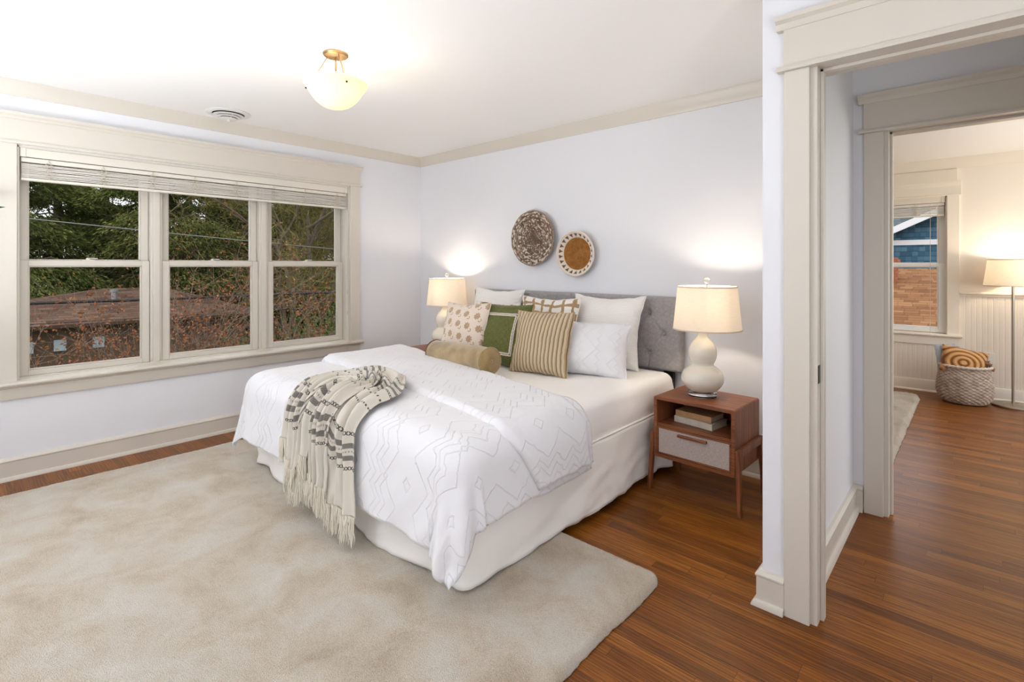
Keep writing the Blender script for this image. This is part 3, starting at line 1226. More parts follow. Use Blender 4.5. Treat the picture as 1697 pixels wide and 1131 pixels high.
duvet = thing('duvet', 'white tufted zigzag duvet folded back across the bed', 'duvet', (1.92, -1.6, 0.4))
b = MB()
nx_, ny_ = 176, 92
P, U = [], []
for j in range(ny_ + 1):
    t = j / ny_
    row, uvr = [], []
    for i in range(nx_ + 1):
        s = i / nx_
        sx0, sx1 = 0.685, 3.243 + 0.015 * nz(t * 4, 2.0)
        sx = sx0 + (sx1 - sx0) * s
        sy0 = -2.472 - 0.02 * sstep(1.6, 3.2, sx) + 0.01 * nz(sx * 5, 5.0) + 0.004 * nz(sx * 40, 1.0)
        sy = sy0 + (-1.24 - sy0) * t
        row.append(drape(sx, sy, 0.648))
        uvr.append((sx, sy))
    P.append(row)
    U.append(uvr)
b.grid(P, U)
b.build('duvet_body', M_DUVET, duvet, smooth=180, solid=0.010)


def crease(sx):
    y = -1.60 - (min(sx, 2.93) - 1.0) * 0.12
    if sx > 2.93:
        y += (sx - 2.93) * 0.6
    return y


def topedge(sx):
    y = -0.83 - (min(sx, 2.9) - 1.0) * 0.222 + 0.016 * nz(sx * 3.0, 9.0)
    if sx > 2.9:
        y += (sx - 2.9) * 0.06
    return y


b = MB()
ny_ = 56
P, U = [], []
for j in range(ny_ + 1):
    t = j / ny_
    row, uvr = [], []
    for i in range(nx_ + 1):
        s = i / nx_
        sx = 0.70 + (3.212 + 0.012 * nz(t * 5, 8.0) - 0.70) * s
        ya, yb = crease(sx), topedge(sx)
        # rolled edges: the sheet turns under itself at the crease and at the free edge
        tt = t
        sy = ya + (yb - ya) * min(1, max(0, tt))
        lift = -0.012 + 0.042 * math.sqrt(min(1.0, max(0.0, tt) / 0.045)) if tt < 0.045 else 0.030
        if tt > 0.80:
            lift = 0.030 - 0.050 * sstep(0.84, 1.0, tt)
        lift -= 0.004
        left = 0.020 * sstep(1.5, 0.9, sx)
        p = drape(sx, sy, 0.648 + lift + left * (1 if 0.06 < tt < 0.9 else 0.5), grow=0.006 + max(0.0, lift + 0.012) * 0.6 + 0.012 * sstep(0.0, 0.05, tt), base=0.648)
        row.append(p)
        uvr.append((sx + 0.11, 3.3 - sy))
    P.append(row)
    U.append(uvr)
b.grid(P, U)
b.build('turned_back_fold', M_DUVET, duvet, smooth=180, solid=0.010)


# ================================================================ throw blanket
def throw_mat():
    t = NT('woven_striped_throw')
    u, v, w = t.sep(t.coord('UV'))
    base = lin((212, 205, 193))
    ink = lin((58, 60, 60))
    vm = t.math('MODULO', v, 0.40)
    dash = t.math('LESS_THAN', t.math('FRACT', t.math('MULTIPLY', u, 95.0)), 0.66)
    dots = t.math('LESS_THAN', t.math('FRACT', t.math('MULTIPLY', u, 70.0)), 0.5)
    zig = t.math('LESS_THAN', t.math('FRACT', t.math('ADD', t.math('MULTIPLY', u, 190.0), t.math('MULTIPLY', v, 240.0))), 0.80)

    def band(c, h):
        return t.math('LESS_THAN', t.math('ABSOLUTE', t.math('SUBTRACT', vm, c)), h)
    s_ = t.math('ABSOLUTE', t.math('SUBTRACT', t.math('MULTIPLY', t.math('FRACT', t.math('MULTIPLY', u, 58.0)), 2.6), 1.3))

    def crosses(c):
        q = t.math('ABSOLUTE', t.math('DIVIDE', t.math('SUBTRACT', vm, c), 0.0075))
        d = t.math('ABSOLUTE', t.math('SUBTRACT', s_, q))
        return t.math('MULTIPLY', t.math('LESS_THAN', d, 0.48), t.math('LESS_THAN', q, 1.0))
    m = crosses(0.205)
    m = t.math('MAXIMUM', m, t.math('MULTIPLY', band(0.250, 0.0115), zig))
    m = t.math('MAXIMUM', m, t.math('MULTIPLY', t.math('MULTIPLY', band(0.278, 0.004), dots), 0.55))
    m = t.math('MAXIMUM', m, t.math('MULTIPLY', band(0.304, 0.0115), zig))
    m = t.math('MAXIMUM', m, crosses(0.352))
    far = t.math('GREATER_THAN', v, 0.38)
    m = t.math('MAXIMUM', m, t.math('MULTIPLY', t.math('MULTIPLY', band(0.075, 0.004), dots), far))
    m = t.math('MAXIMUM', m, t.math('MULTIPLY', t.math('MULTIPLY', band(0.140, 0.005), t.math('LESS_THAN', t.math('FRACT', t.math('MULTIPLY', u, 30.0)), 0.35)), far))
    t.base(t.mix(t.math('MULTIPLY', m, 0.92), base, ink), 0.95, 0, 0.1, 0.25)
    t.bump(t.noise(t.coord(), 520, 3), 0.3, 0.003)
    return t.m


M_THROW = throw_mat()
M_FRINGE = simple('throw_fringe', (229, 222, 208), 0.95, 0, 0.1)
throw = thing('throw_blanket', 'cream throw with black woven stripes and fringe over the foot of the bed', 'throw blanket', (1.97, -2.05, 0.5))
TCX, TSY = 1.955, -2.01
NR, NS = 66, 150
LEG = 0.44
hem_pts = []


def throw_sheet(inner, outer_l, outer_r, back, hem_l, hem_r, zoff, ph, seed, nr, lean):
    """An arch of gathered cloth: up the left leg, round over the top, down the right leg, ridged along its length."""
    P, U = [], []
    hems = ([], [])
    for i in range(nr + 1):
        r = i / nr
        row, uvr = [], []
        hl, hr = hem_l(r), hem_r(r)
        ol, or_ = inner + (outer_l - inner) * r, inner + (outer_r - inner) * r
        dep = inner * 0.6 + (back - inner * 0.6) * r
        la, lb = hl, hr
        arcl = PI * 0.5 * ((ol + or_) / 2 + dep)
        tot = la + arcl + lb
        for j in range(NS + 1):
            s = tot * j / NS
            if s < la:
                q = la - s
                sx, sy = TCX - ol - lean * q * r, TSY - q
            elif s < la + arcl:
                a = (s - la) / arcl * PI
                sx = TCX - (ol if a < PI / 2 else or_) * math.cos(a)
                sy = TSY + dep * math.sin(a)
            else:
                q = s - la - arcl
                sx, sy = TCX + or_ + lean * 1.2 * q * r, TSY - q
            edge = min(s, tot - s)
            w = 1.0 - 0.35 * sstep(0.30, 0.05, edge)
            ridge = 0.5 + 0.5 * math.cos(2 * PI * (ph + 4.6 * r + 0.55 * nz(s * 2.4 + seed, r * 1.5, seed) + 0.18 * nz(s * 7.0, r * 3, seed + 4)))
            ridge = ridge ** 0.8
            hgt = zoff + w * (0.040 * ridge + 0.012 * nz(s * 6, r * 7, seed + 9.0)) * (0.35 + 0.65 * sstep(0, 0.12, r) * sstep(0, 0.04, 1 - r) + 0.0)
            sx += 0.016 * nz(s * 3.5, r * 5, seed + 2.0)
            p = drape(sx, sy, 0.665 + 0.028 * sstep(-1.88, -1.78, sy), grow=0.02, fold=0.55)
            e1 = drape(sx + 0.01, sy, 0.665, grow=0.02, fold=0.0) - drape(sx - 0.01, sy, 0.665, grow=0.02, fold=0.0)
            e2 = drape(sx, sy + 0.01, 0.665, grow=0.02, fold=0.0) - drape(sx, sy - 0.01, 0.665, grow=0.02, fold=0.0)
            n = e1.cross(e2).normalized()
            if n.z < -0.2:
                n = -n
            p = p + n * hgt
            row.append(p)
            uvr.append((r * 0.72 + seed, edge))
        P.append(row)
        U.append(uvr)
        hems[0].append(row[0].copy())
        hems[1].append(row[-1].copy())
    return P, U, hems


def step_hem(vals, wob, seed):
    def f(r):
        x = r * (len(vals) - 1e-6)
        k = int(x)
        fr = x - k
        v = vals[k]
        if k + 1 < len(vals) and fr > 0.75:
            v += (vals[k + 1] - v) * sstep(0.75, 1.0, fr)
        return v + wob * nz(r * 9, seed)
    return f


b = MB()
P1, U1, H1 = throw_sheet(0.02, 0.33, 0.335, 0.32, step_hem([0.475, 0.50, 0.47, 0.34], 0.012, 1.0), step_hem([0.47, 0.49, 0.515, 0.53], 0.008, 2.0), 0.012, 0.1, 3.0, NR, 0.10)
b.grid(P1, U1)
P2, U2, H2 = throw_sheet(0.02, 0.22, 0.17, 0.21, step_hem([0.36, 0.44, 0.42], 0.012, 5.0), step_hem([0.42, 0.46, 0.455], 0.008, 6.0), 0.036, 0.45, 11.0, 44, 0.06)
b.grid(P2, U2)
b.build('woven_cloth', M_THROW, throw, smooth=180, solid=0.004)
b = MB()
rnd = random.Random(4)
for hem in (H1[0], H1[1], H2[0], H2[1]):
    nseg = len(hem)
    for i in range(0, nseg - 1):
        for rep in range(3):
            f = rnd.random()
            p = hem[i].lerp(hem[i + 1], f)
            L = rnd.uniform(0.105, 0.14)
            kx, ky = rnd.uniform(-0.012, 0.012), rnd.uniform(-0.010, 0.010)
            ph = rnd.uniform(0, 6)
            out = -0.004 if p.y < -2.0 else 0
            pts = []
            for q in range(6):
                t = q / 5.0
                clump = 0.35 * (1 - t) + 0.65
                pts.append((p.x + kx * t * clump + 0.003 * math.sin(ph + t * 7), p.y + out + ky * t + 0.002 * math.cos(ph + t * 6), p.z + 0.006 - L * t))
            b.tube(pts, [0.0026, 0.0021, 0.0021, 0.002, 0.0018, 0.001], 4, cap=False)
    # knots where the fringe leaves the hem
    for i in range(0, nseg - 1, 3):
        b.ball(tuple(hem[i] + Vector((0, 0, -0.002))), 0.0042, 6)
b.build('fringe', M_FRINGE, throw, smooth=60, label='cream knotted fringe')

# ================================================================ pillows
def pillow_surface(w, h, T, pinch, seed, sag=0.15, crum=1.0):
    """Returns f(u, v, side) -> local point; u, v in [-1, 1]; x across, z up from the base, -y towards the room."""
    def f(u, v, side):
        eu, ev = 1 - abs(u) ** 2.2, 1 - abs(v) ** 2.2
        th = T * (max(0, eu) ** 0.55) * (max(0, ev) ** 0.55) * (1 - sag * v)
        wr = crum * (0.05 * nz(u * 2.2 + seed, v * 2.2, side * 3.0) + 0.03 * nz(u * 6 + seed, v * 6, side * 5.0))
        th *= 1 + wr * 2.2
        ed = max(abs(u), abs(v))
        cr = crum * 0.010 * sstep(0.55, 0.95, ed) * sstep(1.0, 0.93, ed) * nz(u * 9 + seed, v * 9, 2.0)
        x = w / 2 * u * (1 - pinch * (1 - abs(v) ** 1.8) * abs(u))
        z = h / 2 * v * (1 - pinch * (1 - abs(u) ** 1.8) * abs(v))
        x += crum * 0.006 * nz(v * 5, seed, 1.0) * abs(u) ** 3
        z += crum * 0.006 * nz(u * 5, seed, 2.0) * abs(v) ** 3
        # the base sits flat on the bed
        if v < -0.9:
            z += (abs(v) - 0.9) * 0.2 * h / 2 * (1 - abs(u) ** 3)
        return Vector((x, side * (th + cr), z + h / 2))
    return f


def pillow(name, label, cat, w, h, T, m, loc, yaw, lean, roll=0.0, pinch=0.09, seed=1.0, group=None, n=30, crum=1.0, sag=0.15):
    root = thing(name, label, cat, loc, 0, group)
    root.rotation_mode = 'QUATERNION'
    R = Matrix.Rotation(math.radians(yaw), 3, 'Z') @ Matrix.Rotation(math.radians(-lean), 3, 'X') @ Matrix.Rotation(math.radians(roll), 3, 'Y')
    root.rotation_quaternion = R.to_quaternion()
    f = pillow_surface(w, h, T, pinch, seed, sag, crum)
    b = MB()
    for side in (-1, 1):
        P, U = [], []
        for i in range(n + 1):
            u = math.sin((2 * i / n - 1) * PI / 2 * 0.999)
            u = u * 0.6 + (2 * i / n - 1) * 0.4
            row, uvr = [], []
            for j in range(n + 1):
                v = math.sin((2 * j / n - 1) * PI / 2 * 0.999)
                v = v * 0.6 + (2 * j / n - 1) * 0.4
                row.append(f(u, v, side))
                uvr.append((u * w / 2 * side * -1 + seed, v * h / 2 + seed))
            P.append(row)
            U.append(uvr)
        b.grid(P, U)
    o = b.build('cover', m, root, world=False, smooth=180)
    bm = bmesh.new()
    bm.from_mesh(o.data)
    bmesh.ops.remove_doubles(bm, verts=bm.verts, dist=0.0008)
    bmesh.ops.recalc_face_normals(bm, faces=bm.faces)
    bm.to_mesh(o.data)
    bm.free()
    # welt around the seam
    e = MB()
    pts = []
    for k in range(4 * n):
        s = k / n
        if s < 1:
            q = (-1 + 2 * s, -1)
        elif s < 2:
            q = (1, -1 + 2 * (s - 1))
        elif s < 3:
            q = (1 - 2 * (s - 2), 1)
        else:
            q = (-1, 1 - 2 * (s - 3))
        pts.append(f(q[0], q[1], 0.0))
    pts.append(pts[0])
    e.tube(pts, 0.0038, 6, cap=False)
    e.build('seam_welt', m, root, world=False, smooth=180)
    return root, f


def rib_mat(name, rgb, per, rgb2=None, strength=0.35):
    t = NT(name)
    u, v, w = t.sep(t.coord('UV'))
    s = t.math('SINE', t.math('MULTIPLY', v, 2 * PI / per))
    s = t.math('POWER', t.math('ABSOLUTE', s), 6.0)
    c = lin(rgb)
    t.base(t.mix(t.math('MULTIPLY', s, 0.10), c, lin((200, 194, 186))) if rgb2 is None else t.mix(s, c, lin(rgb2)), 0.9, 0, 0.15, 0.2)
    h = t.math('ADD', t.math('MULTIPLY', s, -0.7), t.math('MULTIPLY', t.noise(t.coord(), 18, 4), 0.5))
    t.bump(h, strength, 0.006)
    return t.m


def ticking():
    t = NT('ticking_stripe')
    u, v, w = t.sep(t.coord('UV'))
    f = t.math('FRACT', t.math('DIVIDE', t.math('ADD', u, 5.0), 0.0272))
    c = t.ramp(f, [(0.0, lin((112, 94, 72))), (0.15, lin((196, 178, 148))), (0.42, lin((208, 194, 170))), (0.62, lin((186, 162, 128))), (0.84, lin((188, 166, 132))), (0.93, lin((120, 100, 78)))], 'CONSTANT')
    g = t.noise(t.coord(), 500, 2)
    c = t.mix(t.math('MULTIPLY', g, 0.25), c, lin((150, 130, 104)))
    t.base(c, 0.95, 0, 0.1, 0.15)
    t.bump(t.math('ADD', t.math('MULTIPLY', g, 0.3), t.noise(t.coord(), 20, 4)), 0.2, 0.005)
    return t.m


def block_print():
    """Blush linen with staggered ochre rosettes, each with a curled tail."""
    t = NT('block_print_linen')
    uv = t.coord('UV')
    n = t.n.new('ShaderNodeMapping')
    t.l.new(uv, n.inputs[0])
    n.inputs['Rotation'].default_value = (0, 0, math.radians(8))
    x, y, z = t.sep(n.outputs[0])
    py, px = 0.088, 0.104
    row = t.math('FLOOR', t.math('DIVIDE', y, py))
    x = t.math('ADD', x, t.math('MULTIPLY', t.math('MODULO', t.math('ADD', row, 40.0), 2.0), px / 2))
    fx = t.math('MULTIPLY', t.math('SUBTRACT', t.math('FRACT', t.math('DIVIDE', x, px)), 0.5), px)
    fy = t.math('MULTIPLY', t.math('SUBTRACT', t.math('FRACT', t.math('DIVIDE', y, py)), 0.5), py)
    gx, gy = t.math('ADD', fx, 0.010), t.math('SUBTRACT', fy, 0.006)
    r = t.math('SQRT', t.math('ADD', t.math('MULTIPLY', gx, gx), t.math('MULTIPLY', gy, gy)))
    ang = t.math('ARCTAN2', gy, gx)
    lobes = t.math('ADD', 0.025, t.math('MULTIPLY', t.math('COSINE', t.math('MULTIPLY', ang, 8.0)), 0.0035))
    ins = t.math('LESS_THAN', r, lobes)
    speck = t.voro(uv, 240)
    ins = t.math('MULTIPLY', ins, t.math('GREATER_THAN', speck, 0.30))
    # curled tail: an arc to the lower right
    hx, hy = t.math('SUBTRACT', fx, 0.024), t.math('ADD', fy, 0.018)
    r2 = t.math('SQRT', t.math('ADD', t.math('MULTIPLY', hx, hx), t.math('MULTIPLY', hy, hy)))
    arc = t.math('LESS_THAN', t.math('ABSOLUTE', t.math('SUBTRACT', r2, 0.012)), 0.0034)
    arc = t.math('MULTIPLY', arc, t.math('GREATER_THAN', t.math('ADD', hx, t.math('MULTIPLY', hy, -0.8)), -0.004))
    arc = t.math('MULTIPLY', arc, t.math('GREATER_THAN', t.voro(uv, 200), 0.26))
    m = t.math('MAXIMUM', ins, arc)
    t.base(t.mix(t.math('MULTIPLY', m, 0.8), lin((222, 208, 192)), lin((160, 122, 82))), 0.95, 0, 0.1, 0.2)
    t.bump(t.math('ADD', t.math('MULTIPLY', t.noise(t.coord(), 450, 2), 0.3), t.noise(t.coord(), 16, 4)), 0.2, 0.006)
    return t.m


def brush_grid():
    t = NT('brush_stroke_grid')
    uv = t.coord('UV')
    nn = t.noise(uv, 7, 3)
    n2 = t.noise(t.scale(uv, (1, 1, 1), (0, 0, 1.2)), 8, 3)
    x, y, z = t.sep(uv)
    x = t.math('ADD', t.math('ADD', x, t.math('MULTIPLY', y, 0.22)), t.math('MULTIPLY', t.math('SUBTRACT', nn, 0.5), 0.09))
    y = t.math('ADD', y, t.math('MULTIPLY', t.math('SUBTRACT', n2, 0.5), 0.08))
    lx = t.math('LESS_THAN', t.math('FRACT', t.math('DIVIDE', t.math('ADD', x, 5.0), 0.092)), 0.26)
    ly = t.math('LESS_THAN', t.math('FRACT', t.math('DIVIDE', t.math('ADD', y, 5.02), 0.078)), 0.30)
    m = t.math('MAXIMUM', lx, ly)
    m = t.math('MULTIPLY', m, t.math('ADD', 0.72, t.math('MULTIPLY', t.noise(uv, 160, 3), 0.4)))
    t.base(t.mix(m, lin((232, 226, 218)), lin((160, 130, 84))), 0.95, 0, 0.1, 0.2)
    t.bump(t.noise(t.coord(), 18, 4), 0.2, 0.006)
    return t.m


def green_linen():
    t = NT('olive_green_linen')
    co = t.coord()
    x, y, z = t.sep(t.coord('UV'))
    a = t.noise(t.comb(t.math('MULTIPLY', x, 420.0), t.math('MULTIPLY', y, 40.0), 0), 1.0, 2)
    c = t.noise(t.comb(t.math('MULTIPLY', x, 40.0), t.math('MULTIPLY', y, 420.0), 0), 1.0, 2)
    f = t.math('ADD', t.math('MULTIPLY', a, 0.5), t.math('MULTIPLY', c, 0.5))
    t.base(t.ramp(f, [(0.3, lin((70, 74, 36))), (0.5, lin((96, 99, 54))), (0.72, lin((124, 124, 76)))]), 0.95, 0, 0.1, 0.25)
    t.bump(f, 0.35, 0.003)
    return t.m


def quilted():
    t = NT('zigzag_quilted_white')
    x, y, z = t.sep(t.coord('UV'))
    tri = t.math('PINGPONG', t.math('ADD', y, 3.0), 0.028)
    v = t.math('ADD', t.math('ADD', x, 4.0), tri)
    s = t.math('ABSOLUTE', t.math('SUBTRACT', t.math('FRACT', t.math('DIVIDE', v, 0.125)), 0.5))
    l = t.math('MAXIMUM', 0.0, t.math('SUBTRACT', 1.0, t.math('MULTIPLY', t.math('MULTIPLY', s, s), 700.0)))
    tri2 = t.math('PINGPONG', t.math('ADD', y, 3.0), 0.09)
    v2 = t.math('SUBTRACT', t.math('ADD', x, 4.0), tri2)
    s2 = t.math('ABSOLUTE', t.math('SUBTRACT', t.math('FRACT', t.math('DIVIDE', v2, 0.16)), 0.5))
    l = t.math('MAXIMUM', l, t.math('MAXIMUM', 0.0, t.math('SUBTRACT', 1.0, t.math('MULTIPLY', t.math('MULTIPLY', s2, s2), 900.0))))
    t.base(lin((230, 230, 233)), 0.9, 0, 0.15, 0.2)
    t.bump(t.math('ADD', t.math('MULTIPLY', l, 0.8), t.math('MULTIPLY', t.noise(t.coord(), 15, 4), 0.9)), 0.5, 0.005)
    return t.m


M_EURO = rib_mat('ribbed_white_cotton', (240, 237, 233), 0.026)
M_QUILT = quilted()
M_BRUSH = brush_grid()
M_TICK = ticking()
M_PRINT = block_print()
M_GREEN = green_linen()
MZ = 0.598
pillow('euro_pillow', 'large white ribbed pillow against the headboard at the bed side near the door', 'pillow', 0.57, 0.52, 0.105, M_EURO, (2.432, -0.285, MZ), 3, 13, 0, 0.13, 1.0)
pillow('euro_pillow', 'large white ribbed pillow against the headboard at the window side of the bed', 'pillow', 0.57, 0.54, 0.105, M_EURO, (1.322, -0.285, MZ), 2, 13, 1, 0.13, 2.6)
pillow('accent_pillow', 'white pillow with tan brush stroke grid behind the striped pillow', 'pillow', 0.54, 0.50, 0.085, M_BRUSH, (2.030, -0.455, MZ), 3, 14, 0, 0.11, 3.3)
pillow('accent_pillow', 'tan grid pillow showing only its corner behind the green pillow', 'pillow', 0.52, 0.435, 0.07, M_BRUSH, (1.475, -0.455, MZ), -2, 14, 0, 0.11, 4.1)
pillow('sleeping_pillow', 'white zigzag quilted pillow leaning beside the striped pillow', 'pillow', 0.56, 0.36, 0.10, M_QUILT, (2.50, -0.60, MZ), 18, 17, 2, 0.07, 5.2)
pillow('accent_pillow', 'brown and cream ticking striped square pillow', 'pillow', 0.435, 0.43, 0.088, M_TICK, (2.268, -0.80, MZ), 9, 18, -1, 0.07, 6.4)
gp, gf = pillow('accent_pillow', 'olive green square pillow with white braid border', 'pillow', 0.45, 0.465, 0.075, M_GREEN, (1.882, -0.79, MZ), 8, 18, 0, 0.08, 7.7)
pillow('accent_pillow', 'blush pillow with ochre block printed rosettes', 'pillow', 0.47, 0.455, 0.085, M_PRINT, (1.568, -0.855, MZ), 0, 15, -2, 0.085, 8.8)
# braid border on the green pillow: twisted double cord following its front face
M_BRAID = simple('white_braid', (222, 212, 200), 0.9, bump=0.4, bscale=300)
b = MB()
for off, rr in ((0.0, 0.0050), (0.055, 0.0050)):
    q = 0.60 + off
    pts = []
    for k in range(161):
        s = k / 40.0
        if s < 1:
            u, v = -q + 2 * q * s, -q
        elif s < 2:
            u, v = q, -q + 2 * q * (s - 1)
        elif s < 3:
            u, v = q - 2 * q * (s - 2), q
        else:
            u, v = -q, q - 2 * q * (s - 3)
        p = gf(u, v, -1)
        p.y -= 0.002 + 0.0015 * math.sin(k * 1.9)
        pts.append(p)
    b.tube(pts, rr, 6, cap=False)
b.build('braid_trim', M_BRAID, gp, world=False, smooth=80, label='white braided trim')
b = MB()
pts = []
q = 0.628
for k in range(161):
    s = k / 40.0
    u, v = ((-q + 2 * q * s, -q) if s < 1 else (q, -q + 2 * q * (s - 1)) if s < 2 else (q - 2 * q * (s - 2), q) if s < 3 else (-q, q - 2 * q * (s - 3)))
    p = gf(u, v, -1)
    p.y -= 0.001
    pts.append(p)
b.tube(pts, 0.0032, 6, cap=False)
b.build('braid_core', simple('brown_braid_core', (96, 74, 60), 0.9), gp, world=False, smooth=80, label='dark brown cord between the braids')


# bolster
def velvet():
    t = NT('tan_velvet')
    co = t.coord()
    f = t.noise(co, 9, 4, 0.5)
    t.base(t.ramp(f, [(0.3, lin((132, 108, 68))), (0.5, lin((156, 132, 88))), (0.72, lin((178, 154, 110)))]), 0.75, 0, 0.2, 0.6)
    t.bump(t.noise(co, 60, 3), 0.12, 0.005)
    return t.m


M_VELVET = velvet()
M_WELT = simple('dark_velvet_welt', (104, 82, 54), 0.8)
BA, BB = Vector((1.470, -0.992, 0.688)), Vector((2.155, -1.125, 0.722))
bol = thing('bolster_pillow', 'tan velvet bolster lying across the front of the cushions', 'pillow', (1.745, -1.02, 0.60))
axis = (BB - BA).normalized()
up = Vector((0, 0, 1))
side = axis.cross(up).normalized()
up = side.cross(axis).normalized()
RB = 0.082
L = (BB - BA).length
b = MB()
rows = []
prof = []
for i in range(6):
    prof.append((0.0 + 0.010 * math.cos(i / 6.0 * PI / 2) * -1, RB * i / 6.0))
for i in range(31):
    t = i / 30.0
    prof.append((L * t, RB * (1 + 0.05 * math.sin(PI * t) + 0.012 * nz(t * 5, 2.0))))
for i in range(6):
    q = 1 - (i + 1) / 6.0
    prof.append((L + 0.016 * math.cos(q * PI / 2), RB * q))
for s, r in prof:
    row = []
    for k in range(40):
        a = 2 * PI * k / 40
        w = 1 + 0.018 * nz(s * 6, math.cos(a) * 1.5, math.sin(a) * 1.5)
        if (s < 0.002 or s > L - 0.002):
            w += 0.0
        pl = 0.004 * math.sin(k * PI) if 0 else 0
        d = 0
        if s > L + 1e-4 or s < -1e-4:
            d = 0.003 * math.cos(a * 20) * (r / RB)
        p = BA + axis * (s + d) + (side * math.cos(a) + up * math.sin(a)) * max(r, 0.0008) * w
        if p.z < 0.604 + 0.0:
            p.z = 0.604 + (p.z - 0.604) * 0.15
        row.append(p)
    rows.append(row)
b.grid(rows, wrap=True)
b.build('cover', M_VELVET, bol, smooth=70)
for s, nm in ((0.0, 0), (L, 1)):
    b = MB()
    pts = []
    for k in range(41):
        a = 2 * PI * k / 40
        p = BA + axis * s + (side * math.cos(a) + up * math.sin(a)) * (RB + 0.001)
        p.z = max(p.z, 0.605)
        pts.append(p)
    b.tube(pts, 0.0052, 8, cap=False)
    b.build('piping', M_WELT if nm == 0 else M_VELVET, bol, smooth=80)
b = MB()
b.lathe([(0, -0.003), (0.010, -0.002), (0.012, 0.003), (0.006, 0.007), (0, 0.008)], 14, tuple(BB + axis * 0.015), Matrix(((side.x, up.x, axis.x, 0), (side.y, up.y, axis.y, 0), (side.z, up.z, axis.z, 0), (0, 0, 0, 1))))
b.build('end_button', M_VELVET, bol, smooth=80)


# ================================================================ nightstands
def walnut(name, ax):
    t = NT(name)
    x, y, z = t.sep(t.coord())
    if ax == 'x':
        # veneer runs along the board, upright on faces that look sideways
        nx = t.sep(t.coord('Normal'))[0]
        f_ = t.math('GREATER_THAN', t.math('ABSOLUTE', nx), 0.75)
        k1 = t.math('ADD', 2.0, t.math('MULTIPLY', f_, 32.0))
        k2 = t.math('SUBTRACT', 34.0, t.math('MULTIPLY', f_, 32.0))
        g = t.comb(t.math('MULTIPLY', x, k1), t.math('MULTIPLY', y, 34.0), t.math('MULTIPLY', z, k2))
    else:
        g = t.comb(t.math('MULTIPLY', x, 34.0), t.math('MULTIPLY', y, 34.0), t.math('MULTIPLY', z, 2.0))
    f = t.noise(g, 1.5, 6, 1.1, 0.6)
    fine = t.noise(t.scale(g, (3, 3, 3)), 3.0, 3)
    k = t.math('ADD', t.math('MULTIPLY', f, 0.8), t.math('MULTIPLY', fine, 0.2))
    t.base(t.ramp(k, [(0.3, lin((82, 44, 24))), (0.48, lin((124, 72, 42))), (0.62, lin((150, 92, 56))), (0.8, lin((172, 114, 74)))]), 0.42, 0, 0.45)
    t.bump(fine, 0.06, 0.002)
    return t.m


M_WALX = walnut('walnut_lengthwise', 'x')
M_WALZ = walnut('walnut_upright', 'z')


def drawer_linen():
    t = NT('drawer_linen')
    co = t.coord()
    x, y, z = t.sep(co)
    a = t.noise(t.comb(t.math('MULTIPLY', x, 600.0), 0.0, t.math('MULTIPLY', z, 60.0)), 1.0, 2)
    c = t.noise(t.comb(t.math('MULTIPLY', x, 60.0), 0.0, t.math('MULTIPLY', z, 600.0)), 1.0, 2)
    f = t.math('ADD', t.math('MULTIPLY', a, 0.5), t.math('MULTIPLY', c, 0.5))
    t.base(t.ramp(f, [(0.3, lin((150, 138, 130))), (0.5, lin((184, 173, 166))), (0.7, lin((206, 198, 192)))]), 0.95, 0, 0.1)
    t.bump(f, 0.3, 0.003)
    return t.m


M_DRAWER = drawer_linen()


